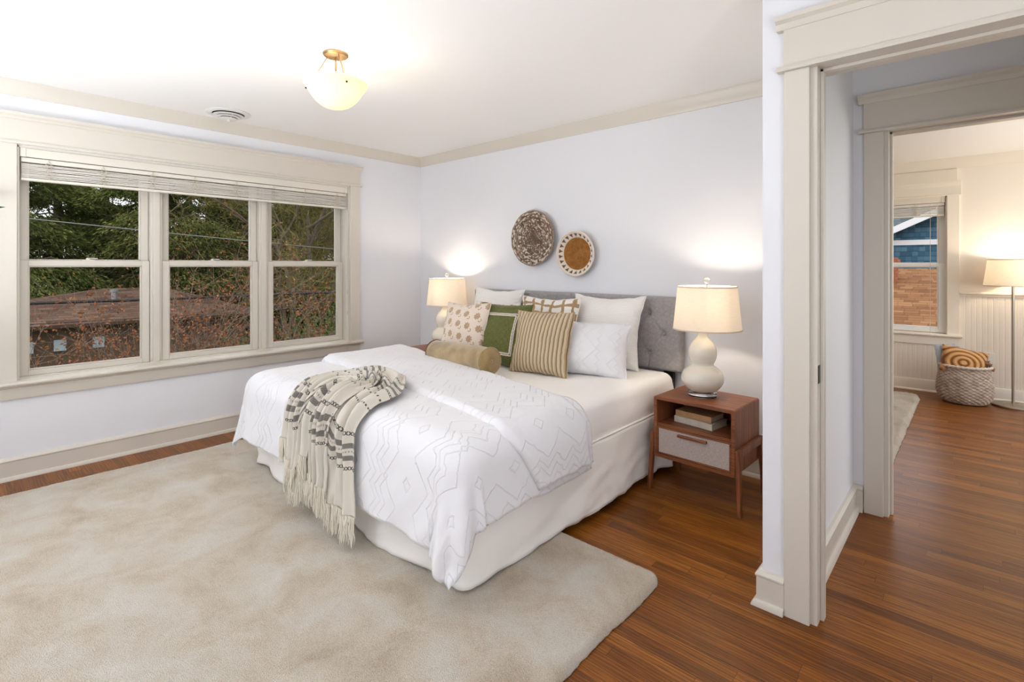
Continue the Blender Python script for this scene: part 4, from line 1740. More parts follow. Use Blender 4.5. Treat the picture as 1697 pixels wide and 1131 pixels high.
def nightstand(label, loc, rz):
    root = thing('nightstand', label, 'nightstand', loc, rz)
    w, d, z0, z1, t = 0.468, 0.365, 0.198, 0.552, 0.019
    b = MB()
    # rounded box carcass: a thick loop seen from the front
    def loop(ins, rad):
        pts = []
        xa, xb, za, zb = -w / 2 + ins, w / 2 - ins, z0 + ins, z1 - ins
        for cx, cz, a0 in ((xb - rad, zb - rad, 0), (xa + rad, zb - rad, 90), (xa + rad, za + rad, 180), (xb - rad, za + rad, 270)):
            for q in range(6):
                a = math.radians(a0 + 18 * q)
                pts.append((cx + rad * math.cos(a), cz + rad * math.sin(a)))
        return pts
    o_, i_ = loop(0, 0.012), loop(t, 0.003)
    k = len(b.v)
    n = len(o_)
    for pts in (o_, i_):
        for y in (-d / 2, d / 2):
            for x, z in pts:
                b.v.append((x, y, z))
    for q in range(n):
        r = (q + 1) % n
        A, B, C, D = k, k + n, k + 2 * n, k + 3 * n
        b.f.append((A + q, A + r, B + r, B + q))
        b.f.append((C + q, D + q, D + r, C + r))
        b.f.append((A + q, C + q, C + r, A + r))
        b.f.append((B + q, B + r, D + r, D + q))
    b.build('carcass', M_WALX, root, world=False, smooth=40)
    b = MB()
    b.box(-w / 2 + 0.012, w / 2 - 0.012, d / 2 - 0.018, d / 2 - 0.006, z0 + 0.012, z1 - 0.012)
    b.build('back_panel', M_WALZ, root, world=False, smooth=0)
    b = MB()
    b.box(-w / 2 + 0.014, w / 2 - 0.014, -d / 2 + 0.010, d / 2 - 0.012, 0.378, 0.394)
    b.build('shelf', M_WALX, root, world=False, smooth=0, bevel=0.001)
    dr = MB()
    xa, xb, za, zb = -w / 2 + t + 0.002, w / 2 - t - 0.002, z0 + t + 0.002, 0.3765
    yf = -d / 2 + 0.006
    dr.box(xa, xb, yf, yf + 0.010, za, zb)
    dr.box(xa, xa + 0.009, yf - 0.005, yf, za, zb)
    dr.box(xb - 0.009, xb, yf - 0.005, yf, za, zb)
    dr.box(xa + 0.009, xb - 0.009, yf - 0.005, yf, za, za + 0.009)
    dr.box(xa + 0.009, xb - 0.009, yf - 0.005, yf, zb - 0.009, zb)
    dr.box(xa + 0.006, xb - 0.006, yf + 0.010, d / 2 - 0.03, za + 0.004, za + 0.10)
    do = dr.build('drawer', M_WALX, root, world=False, smooth=0, bevel=0.0012)
    m = MB()
    m.box(xa + 0.009, xb - 0.009, yf - 0.0018, yf + 0.001, za + 0.009, zb - 0.009)
    m.build('fabric_front', M_DRAWER, do, world=False, smooth=0, label='grey linen drawer front')
    m = MB()
    m.box(-0.085, 0.085, yf - 0.020, yf - 0.001, zb - 0.034, zb - 0.020)
    m.build('handle', M_WALX, do, world=False, smooth=0, bevel=0.003)
    # side frames: splayed legs joined by a rail, one to each side
    for s in (-1, 1):
        xo, xi = s * (w / 2 + 0.022), s * (w / 2 + 0.0005)
        xa, xb = min(xo, xi), max(xo, xi)
        for fy in (-1, 1):
            m = MB()
            yt, yb_ = fy * (d / 2 - 0.020), fy * (d / 2 + 0.004)
            sp = s * 0.014
            lo = [(xa + sp, yb_ - 0.013, 0), (xb + sp, yb_ - 0.013, 0), (xb + sp, yb_ + 0.013, 0), (xa + sp, yb_ + 0.013, 0)]
            hi = [(xa, yt - 0.019, 0.342), (xb, yt - 0.019, 0.342), (xb, yt + 0.019, 0.342), (xa, yt + 0.019, 0.342)]
            m.hexa(lo, hi)
            m.build('leg', M_WALZ, root, world=False, smooth=0, bevel=0.003)
        m = MB()
        m.box(xa, xb, -d / 2 + 0.0385, d / 2 - 0.0385, 0.300, 0.342)
        m.build('side_rail', M_WALX, root, world=False, smooth=0, bevel=0.003)
    return root


nightstand('walnut nightstand with linen drawer and open shelf beside the doorway', (3.232, -0.420, 0), math.radians(-2))
nightstand('walnut nightstand mostly hidden behind the bed at the window side', (0.655, -0.335, 0), 0)

# books on the open shelf
M_PAPER = NT('book_pages')
_x, _y, _z = M_PAPER.sep(M_PAPER.coord())
M_PAPER.base(M_PAPER.ramp(M_PAPER.noise(M_PAPER.comb(0.0, 0.0, M_PAPER.math('MULTIPLY', _z, 900.0)), 1.0, 2), [(0.3, lin((206, 192, 164))), (0.7, lin((232, 222, 200)))]), 0.9)
M_PAPER = M_PAPER.m


def book(label, w, d, h, loc, rz, mc):
    root = thing('book', label, 'book', loc, rz)
    b = MB()
    b.box(-w / 2, w / 2, -d / 2, d / 2, 0, 0.003)
    b.box(-w / 2, w / 2, -d / 2, d / 2, h - 0.003, h)
    P = []
    for q in range(9):
        a = math.radians(90 + 180 * q / 8)
        P.append((-d / 2 - 0.006 * math.cos(a) * -1, h / 2 + h / 2 * math.sin(a)))
    b.box(-w / 2, w / 2, -d / 2 - 0.003, -d / 2 + 0.0005, 0, h)
    b.build('cover', mc, root, world=False, smooth=0, bevel=0.0015)
    m = MB()
    m.box(-w / 2 + 0.004, w / 2 - 0.004, -d / 2 + 0.001, d / 2 - 0.005, 0.003, h - 0.003)
    m.build('pages', M_PAPER, root, world=False, smooth=0)
    return root


book('pale grey book at the bottom of the stack in the nightstand', 0.242, 0.165, 0.036, (3.205, -0.43, 0.3945), math.radians(-9), simple('grey_book_cloth', (196, 188, 174), 0.8, nscale=40))
book('tan cloth book on top of the pale grey book in the nightstand', 0.222, 0.152, 0.034, (3.198, -0.425, 0.4310), math.radians(-6), simple('tan_book_cloth', (178, 138, 96), 0.7, nscale=40))


# ================================================================ table lamps
def shade_mat(name, rgb, tr, glow=0.0):
    t = NT(name)
    df = t.n.new('ShaderNodeBsdfDiffuse')
    tl = t.n.new('ShaderNodeBsdfTranslucent')
    mx = t.n.new('ShaderNodeMixShader')
    co = t.coord()
    x, y, z = t.sep(co)
    w = t.noise(t.comb(t.math('MULTIPLY', x, 30.0), t.math('MULTIPLY', y, 30.0), t.math('MULTIPLY', z, 300.0)), 1.0, 2)
    c = lin(rgb)
    col = t.ramp(w, [(0.3, tuple(v * 0.94 for v in c[:3]) + (1,)), (0.7, c)])
    t.l.new(col, df.inputs['Color'])
    t.l.new(col, tl.inputs['Color'])
    mx.inputs[0].default_value = tr
    t.l.new(df.outputs[0], mx.inputs[1])
    t.l.new(tl.outputs[0], mx.inputs[2])
    t.l.new(mx.outputs[0], t.out.inputs['Surface'])
    return t.m


M_SHADE = shade_mat('linen_lamp_shade', (250, 244, 234), 0.5)
M_CERAM = simple('cream_glazed_ceramic', (228, 222, 208), 0.12, 0, 0.6)


def acrylic(name, tint, rough=0.02):
    t = NT(name)
    t.b.inputs['Base Color'].default_value = tint
    t.b.inputs['Transmission Weight'].default_value = 1.0
    t.b.inputs['Roughness'].default_value = rough
    t.b.inputs['IOR'].default_value = 1.46
    return t.m


M_ACRYL = acrylic('clear_acrylic', (0.96, 0.96, 0.98, 1))
M_BULB = NT('lit_bulb')
M_BULB.base(lin((255, 240, 215)))
M_BULB.b.inputs['Emission Color'].default_value = (1.0, 0.80, 0.55, 1)
M_BULB.b.inputs['Emission Strength'].default_value = 6.0
M_BULB = M_BULB.m
M_NICKEL = simple('brushed_nickel', (176, 168, 156), 0.3, 0.9)


def bulb_light(name, loc, watts, parent, rgb=(1.0, 0.86, 0.68), size=0.03):
    d = bpy.data.lights.new(name, 'POINT')
    d.energy = watts
    d.color = rgb
    d.shadow_soft_size = size
    o = bpy.data.objects.new(name, d)
    COL.objects.link(o)
    o.location = loc
    o.parent = parent
    return o


def smooth_prof(pts, n=6):
    """Catmull-Rom through lathe profile points."""
    out = []
    P = [pts[0]] + pts + [pts[-1]]
    for i in range(1, len(P) - 2):
        p0, p1, p2, p3 = P[i - 1], P[i], P[i + 1], P[i + 2]
        for k in range(n):
            t = k / n
            out.append(tuple(0.5 * ((2 * p1[a]) + (-p0[a] + p2[a]) * t + (2 * p0[a] - 5 * p1[a] + 4 * p2[a] - p3[a]) * t * t + (-p0[a] + 3 * p1[a] - 3 * p2[a] + p3[a]) * t ** 3) for a in (0, 1)))
    out.append(pts[-1])
    return out


LAMP_W = 7.5


def table_lamp(label, loc):
    root = thing('table_lamp', label, 'lamp', loc)
    b = MB()
    b.lathe([(0, 0), (0.076, 0), (0.080, 0.003), (0.080, 0.023), (0.076, 0.026), (0, 0.026)], 40)
    b.build('acrylic_base', M_ACRYL, root, world=False, smooth=40, label='clear acrylic base')
    b = MB()
    prof = smooth_prof([(0.058, 0.026), (0.085, 0.040), (0.112, 0.074), (0.119, 0.105), (0.108, 0.142), (0.080, 0.168), (0.064, 0.180), (0.063, 0.192), (0.074, 0.216), (0.080, 0.248), (0.074, 0.285), (0.055, 0.318), (0.036, 0.338), (0.028, 0.352), (0.028, 0.368), (0.032, 0.374)])
    b.lathe([(0, 0.0262)] + prof + [(0, 0.376)], 48)
    b.build('gourd_body', M_CERAM, root, world=False, smooth=60)
    b = MB()
    b.lathe([(0, 0.376), (0.012, 0.376), (0.012, 0.392), (0.017, 0.395), (0.017, 0.44), (0.0, 0.442)], 20)
    for s in (-1, 1):
        b.tube([(s * 0.015, 0, 0.395), (s * 0.05, 0, 0.43), (s * 0.062, 0, 0.52), (s * 0.04 + 0.014, 0.012, 0.61), (0.020, 0.018, 0.636)], 0.0022, 6)
    b.tube([(0.020, 0.018, 0.63), (0.020, 0.018, 0.655)], 0.004, 8)
    b.build('harp', M_NICKEL, root, world=False, smooth=50)
    b = MB()
    b.lathe([(0, 0.442), (0.013, 0.445), (0.016, 0.46), (0.030, 0.495), (0.030, 0.515), (0.018, 0.535), (0, 0.54)], 20)
    b.build('light_bulb', M_BULB, root, world=False, smooth=80)
    b = MB()
    zb, zt = 0.392, 0.640
    ox, oy = 0.020, 0.018
    rb, rt = 0.191, 0.166
    b.lathe([(rb, zb), (rt, zt), (rt - 0.0022, zt), (rb - 0.0022, zb)], 64, (ox, oy, 0), close=True)
    sh = b.build('lamp_shade', M_SHADE, root, world=False, smooth=40)
    m_tape = simple('shade_tape', (214, 200, 180), 0.8)
    for r, z in ((rb, zb), (rt, zt)):
        b = MB()
        b.lathe([(r + 0.0016, z - 0.003), (r + 0.0016, z + 0.004), (r - 0.004, z + 0.004), (r - 0.004, z - 0.003)], 64, (ox, oy, 0), close=True)
        b.build('shade_rim', m_tape, sh, world=False, smooth=50)
    b = MB()
    for k in range(3):
        a = 2 * PI * k / 3 + 0.4
        b.tube([(ox, oy, zt - 0.004), (ox + (rt - 0.003) * math.cos(a), oy + (rt - 0.003) * math.sin(a), zt - 0.002)], 0.0018, 6)
    b.build('shade_spider', M_NICKEL, sh, world=False, smooth=50)
    b = MB()
    b.lathe([(0, 0.652), (0.010, 0.653), (0.010, 0.658), (0.006, 0.662)], 16, (ox, oy, 0))
    b.ball((ox, oy, 0.676), 0.019, 18)
    b.build('finial', M_ACRYL, root, world=False, smooth=80, label='clear ball finial')
    bulb_light('bulb_light', (0.008, 0.008, 0.560), LAMP_W, root)
    return root


table_lamp('white gourd table lamp lit on the nightstand beside the doorway', (3.205, -0.405, 0.553))
table_lamp('white gourd table lamp lit at the window side of the bed', (0.665, -0.235, 0.553))


# ================================================================ baskets on the wall
def speckled_weave():
    t = NT('speckled_seagrass')
    u, v, w = t.sep(t.coord('UV'))
    cell = t.comb(t.math('FLOOR', t.math('MULTIPLY', u, 1.0)), t.math('FLOOR', t.math('MULTIPLY', v, 1.0)), 0.0)
    r = t.white(cell)
    r2 = t.noise(t.coord(), 22, 3)
    near = t.math('MULTIPLY', v, 1.0 / 24.0)
    k = t.math('ADD', t.math('MULTIPLY', r, 0.75), t.math('MULTIPLY', r2, 0.35))
    k = t.math('ADD', k, t.math('MULTIPLY', t.math('SUBTRACT', near, 0.6), 0.22))
    c = t.ramp(k, [(0.25, lin((124, 102, 86))), (0.48, lin((160, 140, 124))), (0.70, lin((184, 166, 150))), (0.78, lin((232, 222, 210)))], 'CONSTANT')
    t.base(c, 0.85, 0, 0.2)
    fu, fv = t.math('FRACT', u), t.math('FRACT', v)
    h = t.math('MULTIPLY', t.math('SINE', t.math('MULTIPLY', fu, PI)), t.math('SINE', t.math('MULTIPLY', fv, PI)))
    t.bump(h, 0.8, 0.006)
    return t.m


def coil_tan():
    t = NT('tan_coiled_rattan')
    u, v, w = t.sep(t.coord('UV'))
    s = t.noise(t.comb(t.math('MULTIPLY', u, 0.4), t.math('FLOOR', v), 0.0), 1.0, 2)
    b_ = t.noise(t.coord(), 26, 3)
    k = t.math('ADD', t.math('MULTIPLY', s, 0.6), t.math('MULTIPLY', b_, 0.4))
    fv = t.math('FRACT', v)
    rim_ = t.math('ABSOLUTE', t.math('SUBTRACT', fv, 0.5))
    c = t.ramp(k, [(0.28, lin((128, 78, 34))), (0.45, lin((176, 116, 56))), (0.7, lin((206, 150, 86)))])
    c = t.mix(t.math('MULTIPLY', t.math('POWER', t.math('MULTIPLY', rim_, 2.0), 3.0), 0.7), c, lin((92, 52, 20)))
    t.base(c, 0.6, 0, 0.3)
    t.bump(t.math('SINE', t.math('MULTIPLY', t.math('FRACT', v), PI)), 0.6, 0.006)
    return t.m


def triangle_border():
    t = NT('white_border_with_brown_triangles')
    u, v, w = t.sep(t.coord('UV'))
    fu = t.math('ABSOLUTE', t.math('SUBTRACT', t.math('FRACT', u), 0.5))
    tri = t.math('LESS_THAN', fu, t.math('MULTIPLY', t.math('SUBTRACT', v, 0.12), 0.56))
    inside = t.math('MULTIPLY', tri, t.math('LESS_THAN', v, 0.74))
    t.base(t.mix(inside, lin((228, 218, 204)), lin((112, 90, 74))), 0.8, 0, 0.2)
    t.bump(t.math('SINE', t.math('MULTIPLY', t.math('FRACT', t.math('MULTIPLY', v, 5.0)), PI)), 0.4, 0.004)
    return t.m


def coil_disc(b, R0, R1, zfun, ncoil, na, ucells, amp, vfrom=None):
    """Ring of coils between two radii; the facing direction is -y; uv = (cells round, coil number or 0..1)."""
    nr = ncoil * 6
    P, U = [], []
    for i in range(nr + 1):
        r = R0 + (R1 - R0) * i / nr
        row, uvr = [], []
        for j in range(na + 1):
            a = 2 * PI * j / na
            y = zfun(r) - amp * abs(math.sin(PI * ncoil * i / nr))
            row.append((r * math.cos(a), y, r * math.sin(a)))
            uvr.append((ucells * j / na, (i / nr) * (ncoil if vfrom is None else vfrom)))
        P.append(row)
        U.append(uvr)
    b.grid(P, U)


M_SPECK = speckled_weave()
M_COIL = coil_tan()
M_TRIANG = triangle_border()
M_ROPE = simple('basket_back_weave', (150, 132, 116), 0.9, bump=0.5, bscale=120)

wb = thing('wall_basket', 'large round speckled grey brown woven basket on the wall', 'wall basket', (1.60, -0.006, 1.552))
wb.rotation_euler = (0, math.radians(-8), 0)
b = MB()
coil_disc(b, 0.004, 0.228, lambda r: -0.022 - 0.030 * (r / 0.228) ** 2.2, 24, 96, 62, 0.0035)
b.build('woven_dish', M_SPECK, wb, world=False, smooth=180)
b = MB()
coil_disc(b, 0.004, 0.228, lambda r: -0.010 - 0.030 * (r / 0.228) ** 2.2, 12, 64, 62, -0.002)
b.build('back_weave', M_ROPE, wb, world=False, smooth=180)
b = MB()
pts = [(0.231 * math.cos(2 * PI * k / 90) * (1 + 0.006 * math.sin(k * 0.7)), -0.047 + 0.002 * math.sin(k * 1.3), 0.231 * math.sin(2 * PI * k / 90) * (1 + 0.006 * math.sin(k * 0.7))) for k in range(91)]
b.tube(pts, 0.0072, 8, cap=False)
b.build('rim', M_SPECK if False else simple('basket_rim_weave', (150, 130, 112), 0.85, nscale=90, namp=0.35, bump=0.5, bscale=140), wb, world=False, smooth=80)

wb = thing('wall_basket', 'small round tan basket with white triangle border on the wall', 'wall basket', (2.046, -0.006, 1.413))
b = MB()
coil_disc(b, 0.003, 0.129, lambda r: -0.014 - 0.008 * (r / 0.122) ** 2, 13, 96, 30, 0.004)
b.build('coiled_centre', M_COIL, wb, world=False, smooth=180, label='tan coiled centre')
b = MB()
coil_disc(b, 0.129, 0.172, lambda r: -0.022 - 0.034 * (max(0.0, r - 0.129) / 0.043) ** 1.1, 5, 120, 22, 0.0025, vfrom=1.0)
b.build('patterned_border', M_TRIANG, wb, world=False, smooth=180, label='white border with brown triangles')
b = MB()
coil_disc(b, 0.003, 0.172, lambda r: -0.006 - (0.036 * max(0, (r - 0.12) / 0.052)), 8, 64, 22, -0.002)
b.build('back_weave', M_ROPE, wb, world=False, smooth=180)
b = MB()
pts = [(0.175 * math.cos(2 * PI * k / 80), -0.053, 0.175 * math.sin(2 * PI * k / 80)) for k in range(81)]
b.tube(pts, 0.0078, 8, cap=False)
b.build('rim', simple('white_basket_rim', (228, 216, 202), 0.8, bump=0.5, bscale=120), wb, world=False, smooth=80)


# ================================================================ ceiling light and vent
M_BOWL = shade_mat('alabaster_glass', (255, 247, 224), 0.6)
cl = thing('ceiling_light', 'lit cream glass bowl ceiling light on brass rods', 'ceiling light', (1.845, -1.99, CEIL))
b = MB()
b.lathe([(0, -0.001), (0.066, -0.001), (0.067, -0.008), (0.060, -0.016), (0.030, -0.020), (0, -0.021)], 40)
b.build('canopy', M_BRASS, cl, world=False, smooth=40)
b = MB()
b.tube([(0, 0, -0.018), (0, 0, -0.215)], 0.0055, 10)
b.lathe([(0, -0.205), (0.02, -0.207), (0.024, -0.215), (0.024, -0.235), (0, -0.237)], 16)
b.build('stem', M_BRASS, cl, world=False, smooth=40)
for k in range(3):
    a = math.radians(42 + 70 + 120 * k)
    b = MB()
    b.tube([(0.040 * math.cos(a), 0.040 * math.sin(a), -0.016), (0.140 * math.cos(a), 0.140 * math.sin(a), -0.185)], 0.0032, 8)
    b.build('rod', M_BRASS, cl, world=False, smooth=60)
prof = smooth_prof([(0.166, -0.158), (0.164, -0.168), (0.154, -0.184), (0.140, -0.203), (0.124, -0.230), (0.100, -0.258), (0.067, -0.282), (0.032, -0.294), (0.001, -0.297)], 5)
inn = [(max(0.0009, r - 0.004), z + 0.004) for r, z in prof]
b = MB()
b.lathe(prof + list(reversed(inn)), 64, close=False)
bo = b.build('glass_bowl', M_BOWL, cl, world=False, smooth=80, label='cream alabaster glass bowl')
for k in range(3):
    a = math.radians(42 + 70 + 120 * k)
    b = MB()
    b.ball((0.152 * math.cos(a), 0.152 * math.sin(a), -0.191), 0.0055, 10)
    b.build('holding_knob', M_DARKMETAL, bo, world=False, smooth=80)
for k in range(2):
    a = math.radians(30 + 180 * k)
    b = MB()
    b.lathe([(0, 0.05), (0.018, 0.045), (0.026, 0.02), (0.024, -0.01), (0.013, -0.03), (0, -0.03)], 16, (0.055 * math.cos(a), 0.055 * math.sin(a), -0.215))
    b.build('light_bulb', M_BULB, cl, world=False, smooth=80)
CEIL_W = 14.0
for k in range(2):
    a = math.radians(30 + 180 * k)
    bulb_light('bulb_light', (0.055 * math.cos(a), 0.055 * math.sin(a), -0.185), CEIL_W / 2, cl, (1.0, 0.88, 0.68), 0.04)

M_VENT = simple('white_vent_enamel', (226, 224, 220), 0.35)
vt = thing('ceiling_vent', 'round white ceiling vent near the window wall', 'vent', (0.255, -1.985, CEIL))
b = MB()
b.lathe([(0.150, -0.0005), (0.151, -0.004), (0.144, -0.009), (0.108, -0.011), (0.106, -0.0005)], 56)
b.build('flange', M_VENT, vt, world=False, smooth=40)
for ra, rb, za, zb in ((0.104, 0.082, -0.020, -0.026), (0.082, 0.062, -0.032, -0.038)):
    b = MB()
    b.lathe([(ra, za), (rb, zb), (rb - 0.006, zb + 0.0025), (ra - 0.002, za + 0.003)], 48, close=True)
    b.build('cone_ring', M_VENT, vt, world=False, smooth=40)
b = MB()
b.lathe([(0, -0.042), (0.060, -0.042), (0.060, -0.046), (0.030, -0.050), (0.010, -0.051), (0.009, -0.060), (0.013, -0.066), (0, -0.070)], 32)
for k in range(3):
    a = 2 * PI * k / 3
    b.tube([(0.03 * math.cos(a), 0.03 * math.sin(a), -0.043), (0.096 * math.cos(a), 0.096 * math.sin(a), -0.022)], 0.003, 6)
b.build('damper_knob', M_VENT, vt, world=False, smooth=50)
b = MB()
b.lathe([(0, -0.0008), (0.105, -0.0008), (0.105, -0.004), (0.052, -0.006), (0.050, -0.041), (0, -0.0415)], 40)
b.build('shade_core', simple('shade_core_dark', (34, 34, 36), 0.9, 0, 0.1), vt, world=False, smooth=40)  # solid core, its dark colour stands in for shade between the rings


# ================================================================ far room things
def wicker():
    t = NT('whitewashed_wicker')
    u, v, w = t.sep(t.coord('UV'))
    n = t.noise(t.comb(t.math('MULTIPLY', u, 0.25), v, 0.0), 2.0, 3)
    n2 = t.noise(t.coord(), 14, 3)
    k = t.math('ADD', t.math('MULTIPLY', n, 0.6), t.math('MULTIPLY', n2, 0.4))
    t.base(t.ramp(k, [(0.3, lin((120, 100, 84))), (0.48, lin((170, 154, 138))), (0.68, lin((206, 194, 182)))]), 0.9, 0, 0.15)
    return t.m


M_WICK = wicker()
wk = thing('wicker_basket', 'round whitewashed wicker basket on the floor of the far room', 'basket', (4.315, 3.195, 0))
b = MB()
NA, NRW = 46, 24
prof = smooth_prof([(0.166, 0.012), (0.196, 0.05), (0.213, 0.11), (0.211, 0.17), (0.200, 0.25), (0.190, 0.31), (0.192, 0.355)], 24)
P, U = [], []
for i, (r, z) in enumerate(prof):
    row, uvr = [], []
    rowi = z / 0.36 * NRW
    for j in range(NA * 4 + 1):
        a = 2 * PI * j / (NA * 4)
        col = j / 4.0
        s = math.cos(PI * col) * (1 if int(rowi) % 2 else -1)
        rr = r + 0.0065 * s * abs(math.sin(PI * rowi)) - 0.003 * abs(math.cos(PI * rowi))
        row.append((rr * math.cos(a), rr * math.sin(a), z))
        uvr.append((col, rowi))
    P.append(row)
    U.append(uvr)
b.grid(P, U)
b.build('woven_wall', M_WICK, wk, world=False, smooth=180, solid=0.006)
b = MB()
b.lathe([(0, 0.010), (0.166, 0.010), (0.168, 0.016), (0, 0.018)], 40)
b.build('base_weave', M_WICK, wk, world=False, smooth=40)
b = MB()
for ph in (0, PI):
    pts = [((0.195 + 0.006 * math.cos(k * 0.9 + ph)) * math.cos(2 * PI * k / 120), (0.195 + 0.006 * math.cos(k * 0.9 + ph)) * math.sin(2 * PI * k / 120), 0.358 + 0.006 * math.sin(k * 0.9 + ph)) for k in range(121)]
    b.tube(pts, 0.0085, 8, cap=False)
b.build('braided_rim', simple('wicker_rim', (206, 196, 186), 0.85, nscale=60, namp=0.2), wk, world=False, smooth=80)
for a in (PI, 0.0):
    b = MB()
    pts = []
    for k in range(13):
        q = PI * k / 12
        aa = a + math.radians(10) * math.cos(q)
        pts.append((0.200 * math.cos(aa), 0.200 * math.sin(aa), 0.360 + 0.028 * math.sin(q)))
    b.tube(pts, 0.007, 8)
    b.build('handle', M_WICK, wk, world=False, smooth=80)


def wave_cushion():
    t = NT('brown_carved_waves')
    x, y, z = t.sep(t.coord())
    x2, z2 = t.math('ADD', x, 0.03), t.math('SUBTRACT', z, 0.10)
    d = t.math('SQRT', t.math('ADD', t.math('MULTIPLY', x2, x2), t.math('MULTIPLY', t.math('MULTIPLY', z2, z2), 1.6)))
    s = t.math('SINE', t.math('MULTIPLY', d, 125.0))
    f = t.math('MULTIPLY', t.math('ADD', s, 1.0), 0.5)
    t.base(t.ramp(f, [(0.08, lin((126, 80, 42))), (0.35, lin((178, 126, 76))), (0.8, lin((204, 156, 104)))]), 0.95, 0, 0.1, 0.3)
    t.bump(f, 0.8, 0.012)
    return t.m


M_WAVE = wave_cushion()
cu, cf = pillow('floor_cushion', 'brown cushion with carved curved bands stuffed in the wicker basket', 'cushion', 0.36, 0.25, 0.075, M_WAVE, (4.30, 3.12, 0.275), 24, 14, 12, 0.05, 12.0, n=24)
M_POM = simple('brown_tassel_yarn', (150, 112, 84), 0.95, nscale=80, namp=0.4, bump=0.8, bscale=200)
for (px_, pz_) in ((0.17, 0.15), (0.20, 0.11)):
    b = MB()
    rnd = random.Random(int(px_ * 1000))
    for k in range(26):
        v = Vector((rnd.gauss(0, 1), rnd.gauss(0, 1), rnd.gauss(0, 1))).normalized()
        c = Vector((px_, -0.03, pz_))
        b.tube([tuple(c), tuple(c + v * 0.016), tuple(c + v * rnd.uniform(0.026, 0.034))], [0.008, 0.006, 0.002], 5)
    b.build('pompom', M_POM, cu, world=False, smooth=80)
pillow('folded_blanket', 'pale grey blanket with dark edge standing in the wicker basket', 'blanket', 0.16, 0.275, 0.022, simple('grey_blue_wool', (176, 182, 188), 0.95, bump=0.4, bscale=200), (4.20, 3.17, 0.275), 20, 2, -6, 0.03, 15.0, n=18)

fl = thing('floor_lamp', 'lit floor lamp with white drum shade in the far room', 'floor lamp', (4.655, 3.29, 0))
b = MB()
b.lathe([(0, 0), (0.150, 0), (0.154, 0.004), (0.154, 0.016), (0.148, 0.021), (0.03, 0.025), (0.016, 0.032), (0, 0.034)], 48)
b.build('base', M_NICKEL, fl, world=False, smooth=40)
b = MB()
b.tube([(0, 0, 0.02), (0, 0, 0.5), (0, 0, 1.20)], 0.0115, 14)
b.build('pole', M_NICKEL, fl, world=False, smooth=40)
b = MB()
zb, zt, rb, rt = 1.128, 1.372, 0.208, 0.178
b.lathe([(rb, zb), (rt, zt), (rt - 0.0022, zt), (rb - 0.0022, zb)], 64, close=True)
sh = b.build('lamp_shade', M_SHADE, fl, world=False, smooth=40)
m_wire = simple('shade_wire', (200, 190, 176), 0.6)
for r, z in ((rb, zb), (rt, zt)):
    b = MB()
    b.lathe([(r + 0.0014, z - 0.003), (r + 0.0014, z + 0.003), (r - 0.004, z + 0.003), (r - 0.004, z - 0.003)], 64, close=True)
    b.build('shade_rim', m_wire, sh, world=False, smooth=50)
b = MB()
for k in range(3):
    a = 2 * PI * k / 3
    b.tube([(0, 0, zb + 0.04), ((rb - 0.009) * math.cos(a), (rb - 0.009) * math.sin(a), zb + 0.04)], 0.002, 6)
b.build('shade_spider', m_wire, sh, world=False, smooth=50)
b = MB()
b.lathe([(0, 1.20), (0.016, 1.20), (0.017, 1.225), (0.030, 1.26), (0.028, 1.285), (0.012, 1.30), (0, 1.302)], 20)
b.build('light_bulb', M_BULB, fl, world=False, smooth=80)
bulb_light('bulb_light', (0, 0, 1.325), 7.5, fl, (1.0, 0.84, 0.62))

M_PLASTIC = simple('white_plastic', (232, 228, 220), 0.35)
ot = thing('wall_outlet', 'white wall outlet behind the wicker basket', 'outlet', (4.50, 3.4875, 0.40))
b = MB()
b.box(-0.036, 0.036, -0.006, 0.0, -0.058, 0.058)
b.build('cover_plate', M_PLASTIC, ot, world=False, smooth=0, bevel=0.002)
b = MB()
for z in (-0.02, 0.02):
    b.lathe([(0, 0), (0.016, 0), (0.016, 0.003), (0, 0.004)], 20, (0, -0.006, z), Matrix.Rotation(PI / 2, 4, 'X'))
b.build('socket', M_PLASTIC, ot, world=False, smooth=40)

# houseplant standing just outside the frame, one leaf tip reaching in by the window casing
M_LEAF = simple('plant_leaf', (52, 92, 40), 0.4, nscale=12, namp=0.25)
hp = thing('houseplant', 'green leaf tip of a potted plant at the left edge by the window', 'plant', (0.19, -3.62, 0))
b = MB()
b.lathe([(0, 0.0), (0.10, 0.0), (0.11, 0.02), (0.135, 0.27), (0.140, 0.29), (0.125, 0.29), (0.12, 0.25), (0, 0.245)], 32)
b.build('pot', M_CERAM, hp, world=False, smooth=40)
b = MB()
b.tube([(0, 0, 0.24), (0.02, 0.01, 0.8), (0.0, 0.03, 1.35), (0.01, 0.05, 1.75)], [0.014, 0.012, 0.009, 0.005], 8)
b.build('stem', simple('plant_stem', (92, 84, 52), 0.8), hp, world=False, smooth=60)
b = MB()
rnd = random.Random(9)


def leaf(b, base, d, L, wd, droop, roll=0.0):
    d = Vector(d).normalized()
    s = d.cross(Vector((0, 0, 1))).normalized()
    s = (s * math.cos(roll) + Vector((0, 0, 1)) * math.sin(roll)).normalized()
    P = []
    for i in range(9):
        t = i / 8.0
        c = Vector(base) + d * (L * t) + Vector((0, 0, -droop * t * t))
        hw = wd * math.sin(PI * min(1, t * 0.96 + 0.04)) ** 0.8
        P.append([c - s * hw + Vector((0, 0, 0.15 * hw)), c, c + s * hw + Vector((0, 0, 0.15 * hw))])
    b.grid(P)


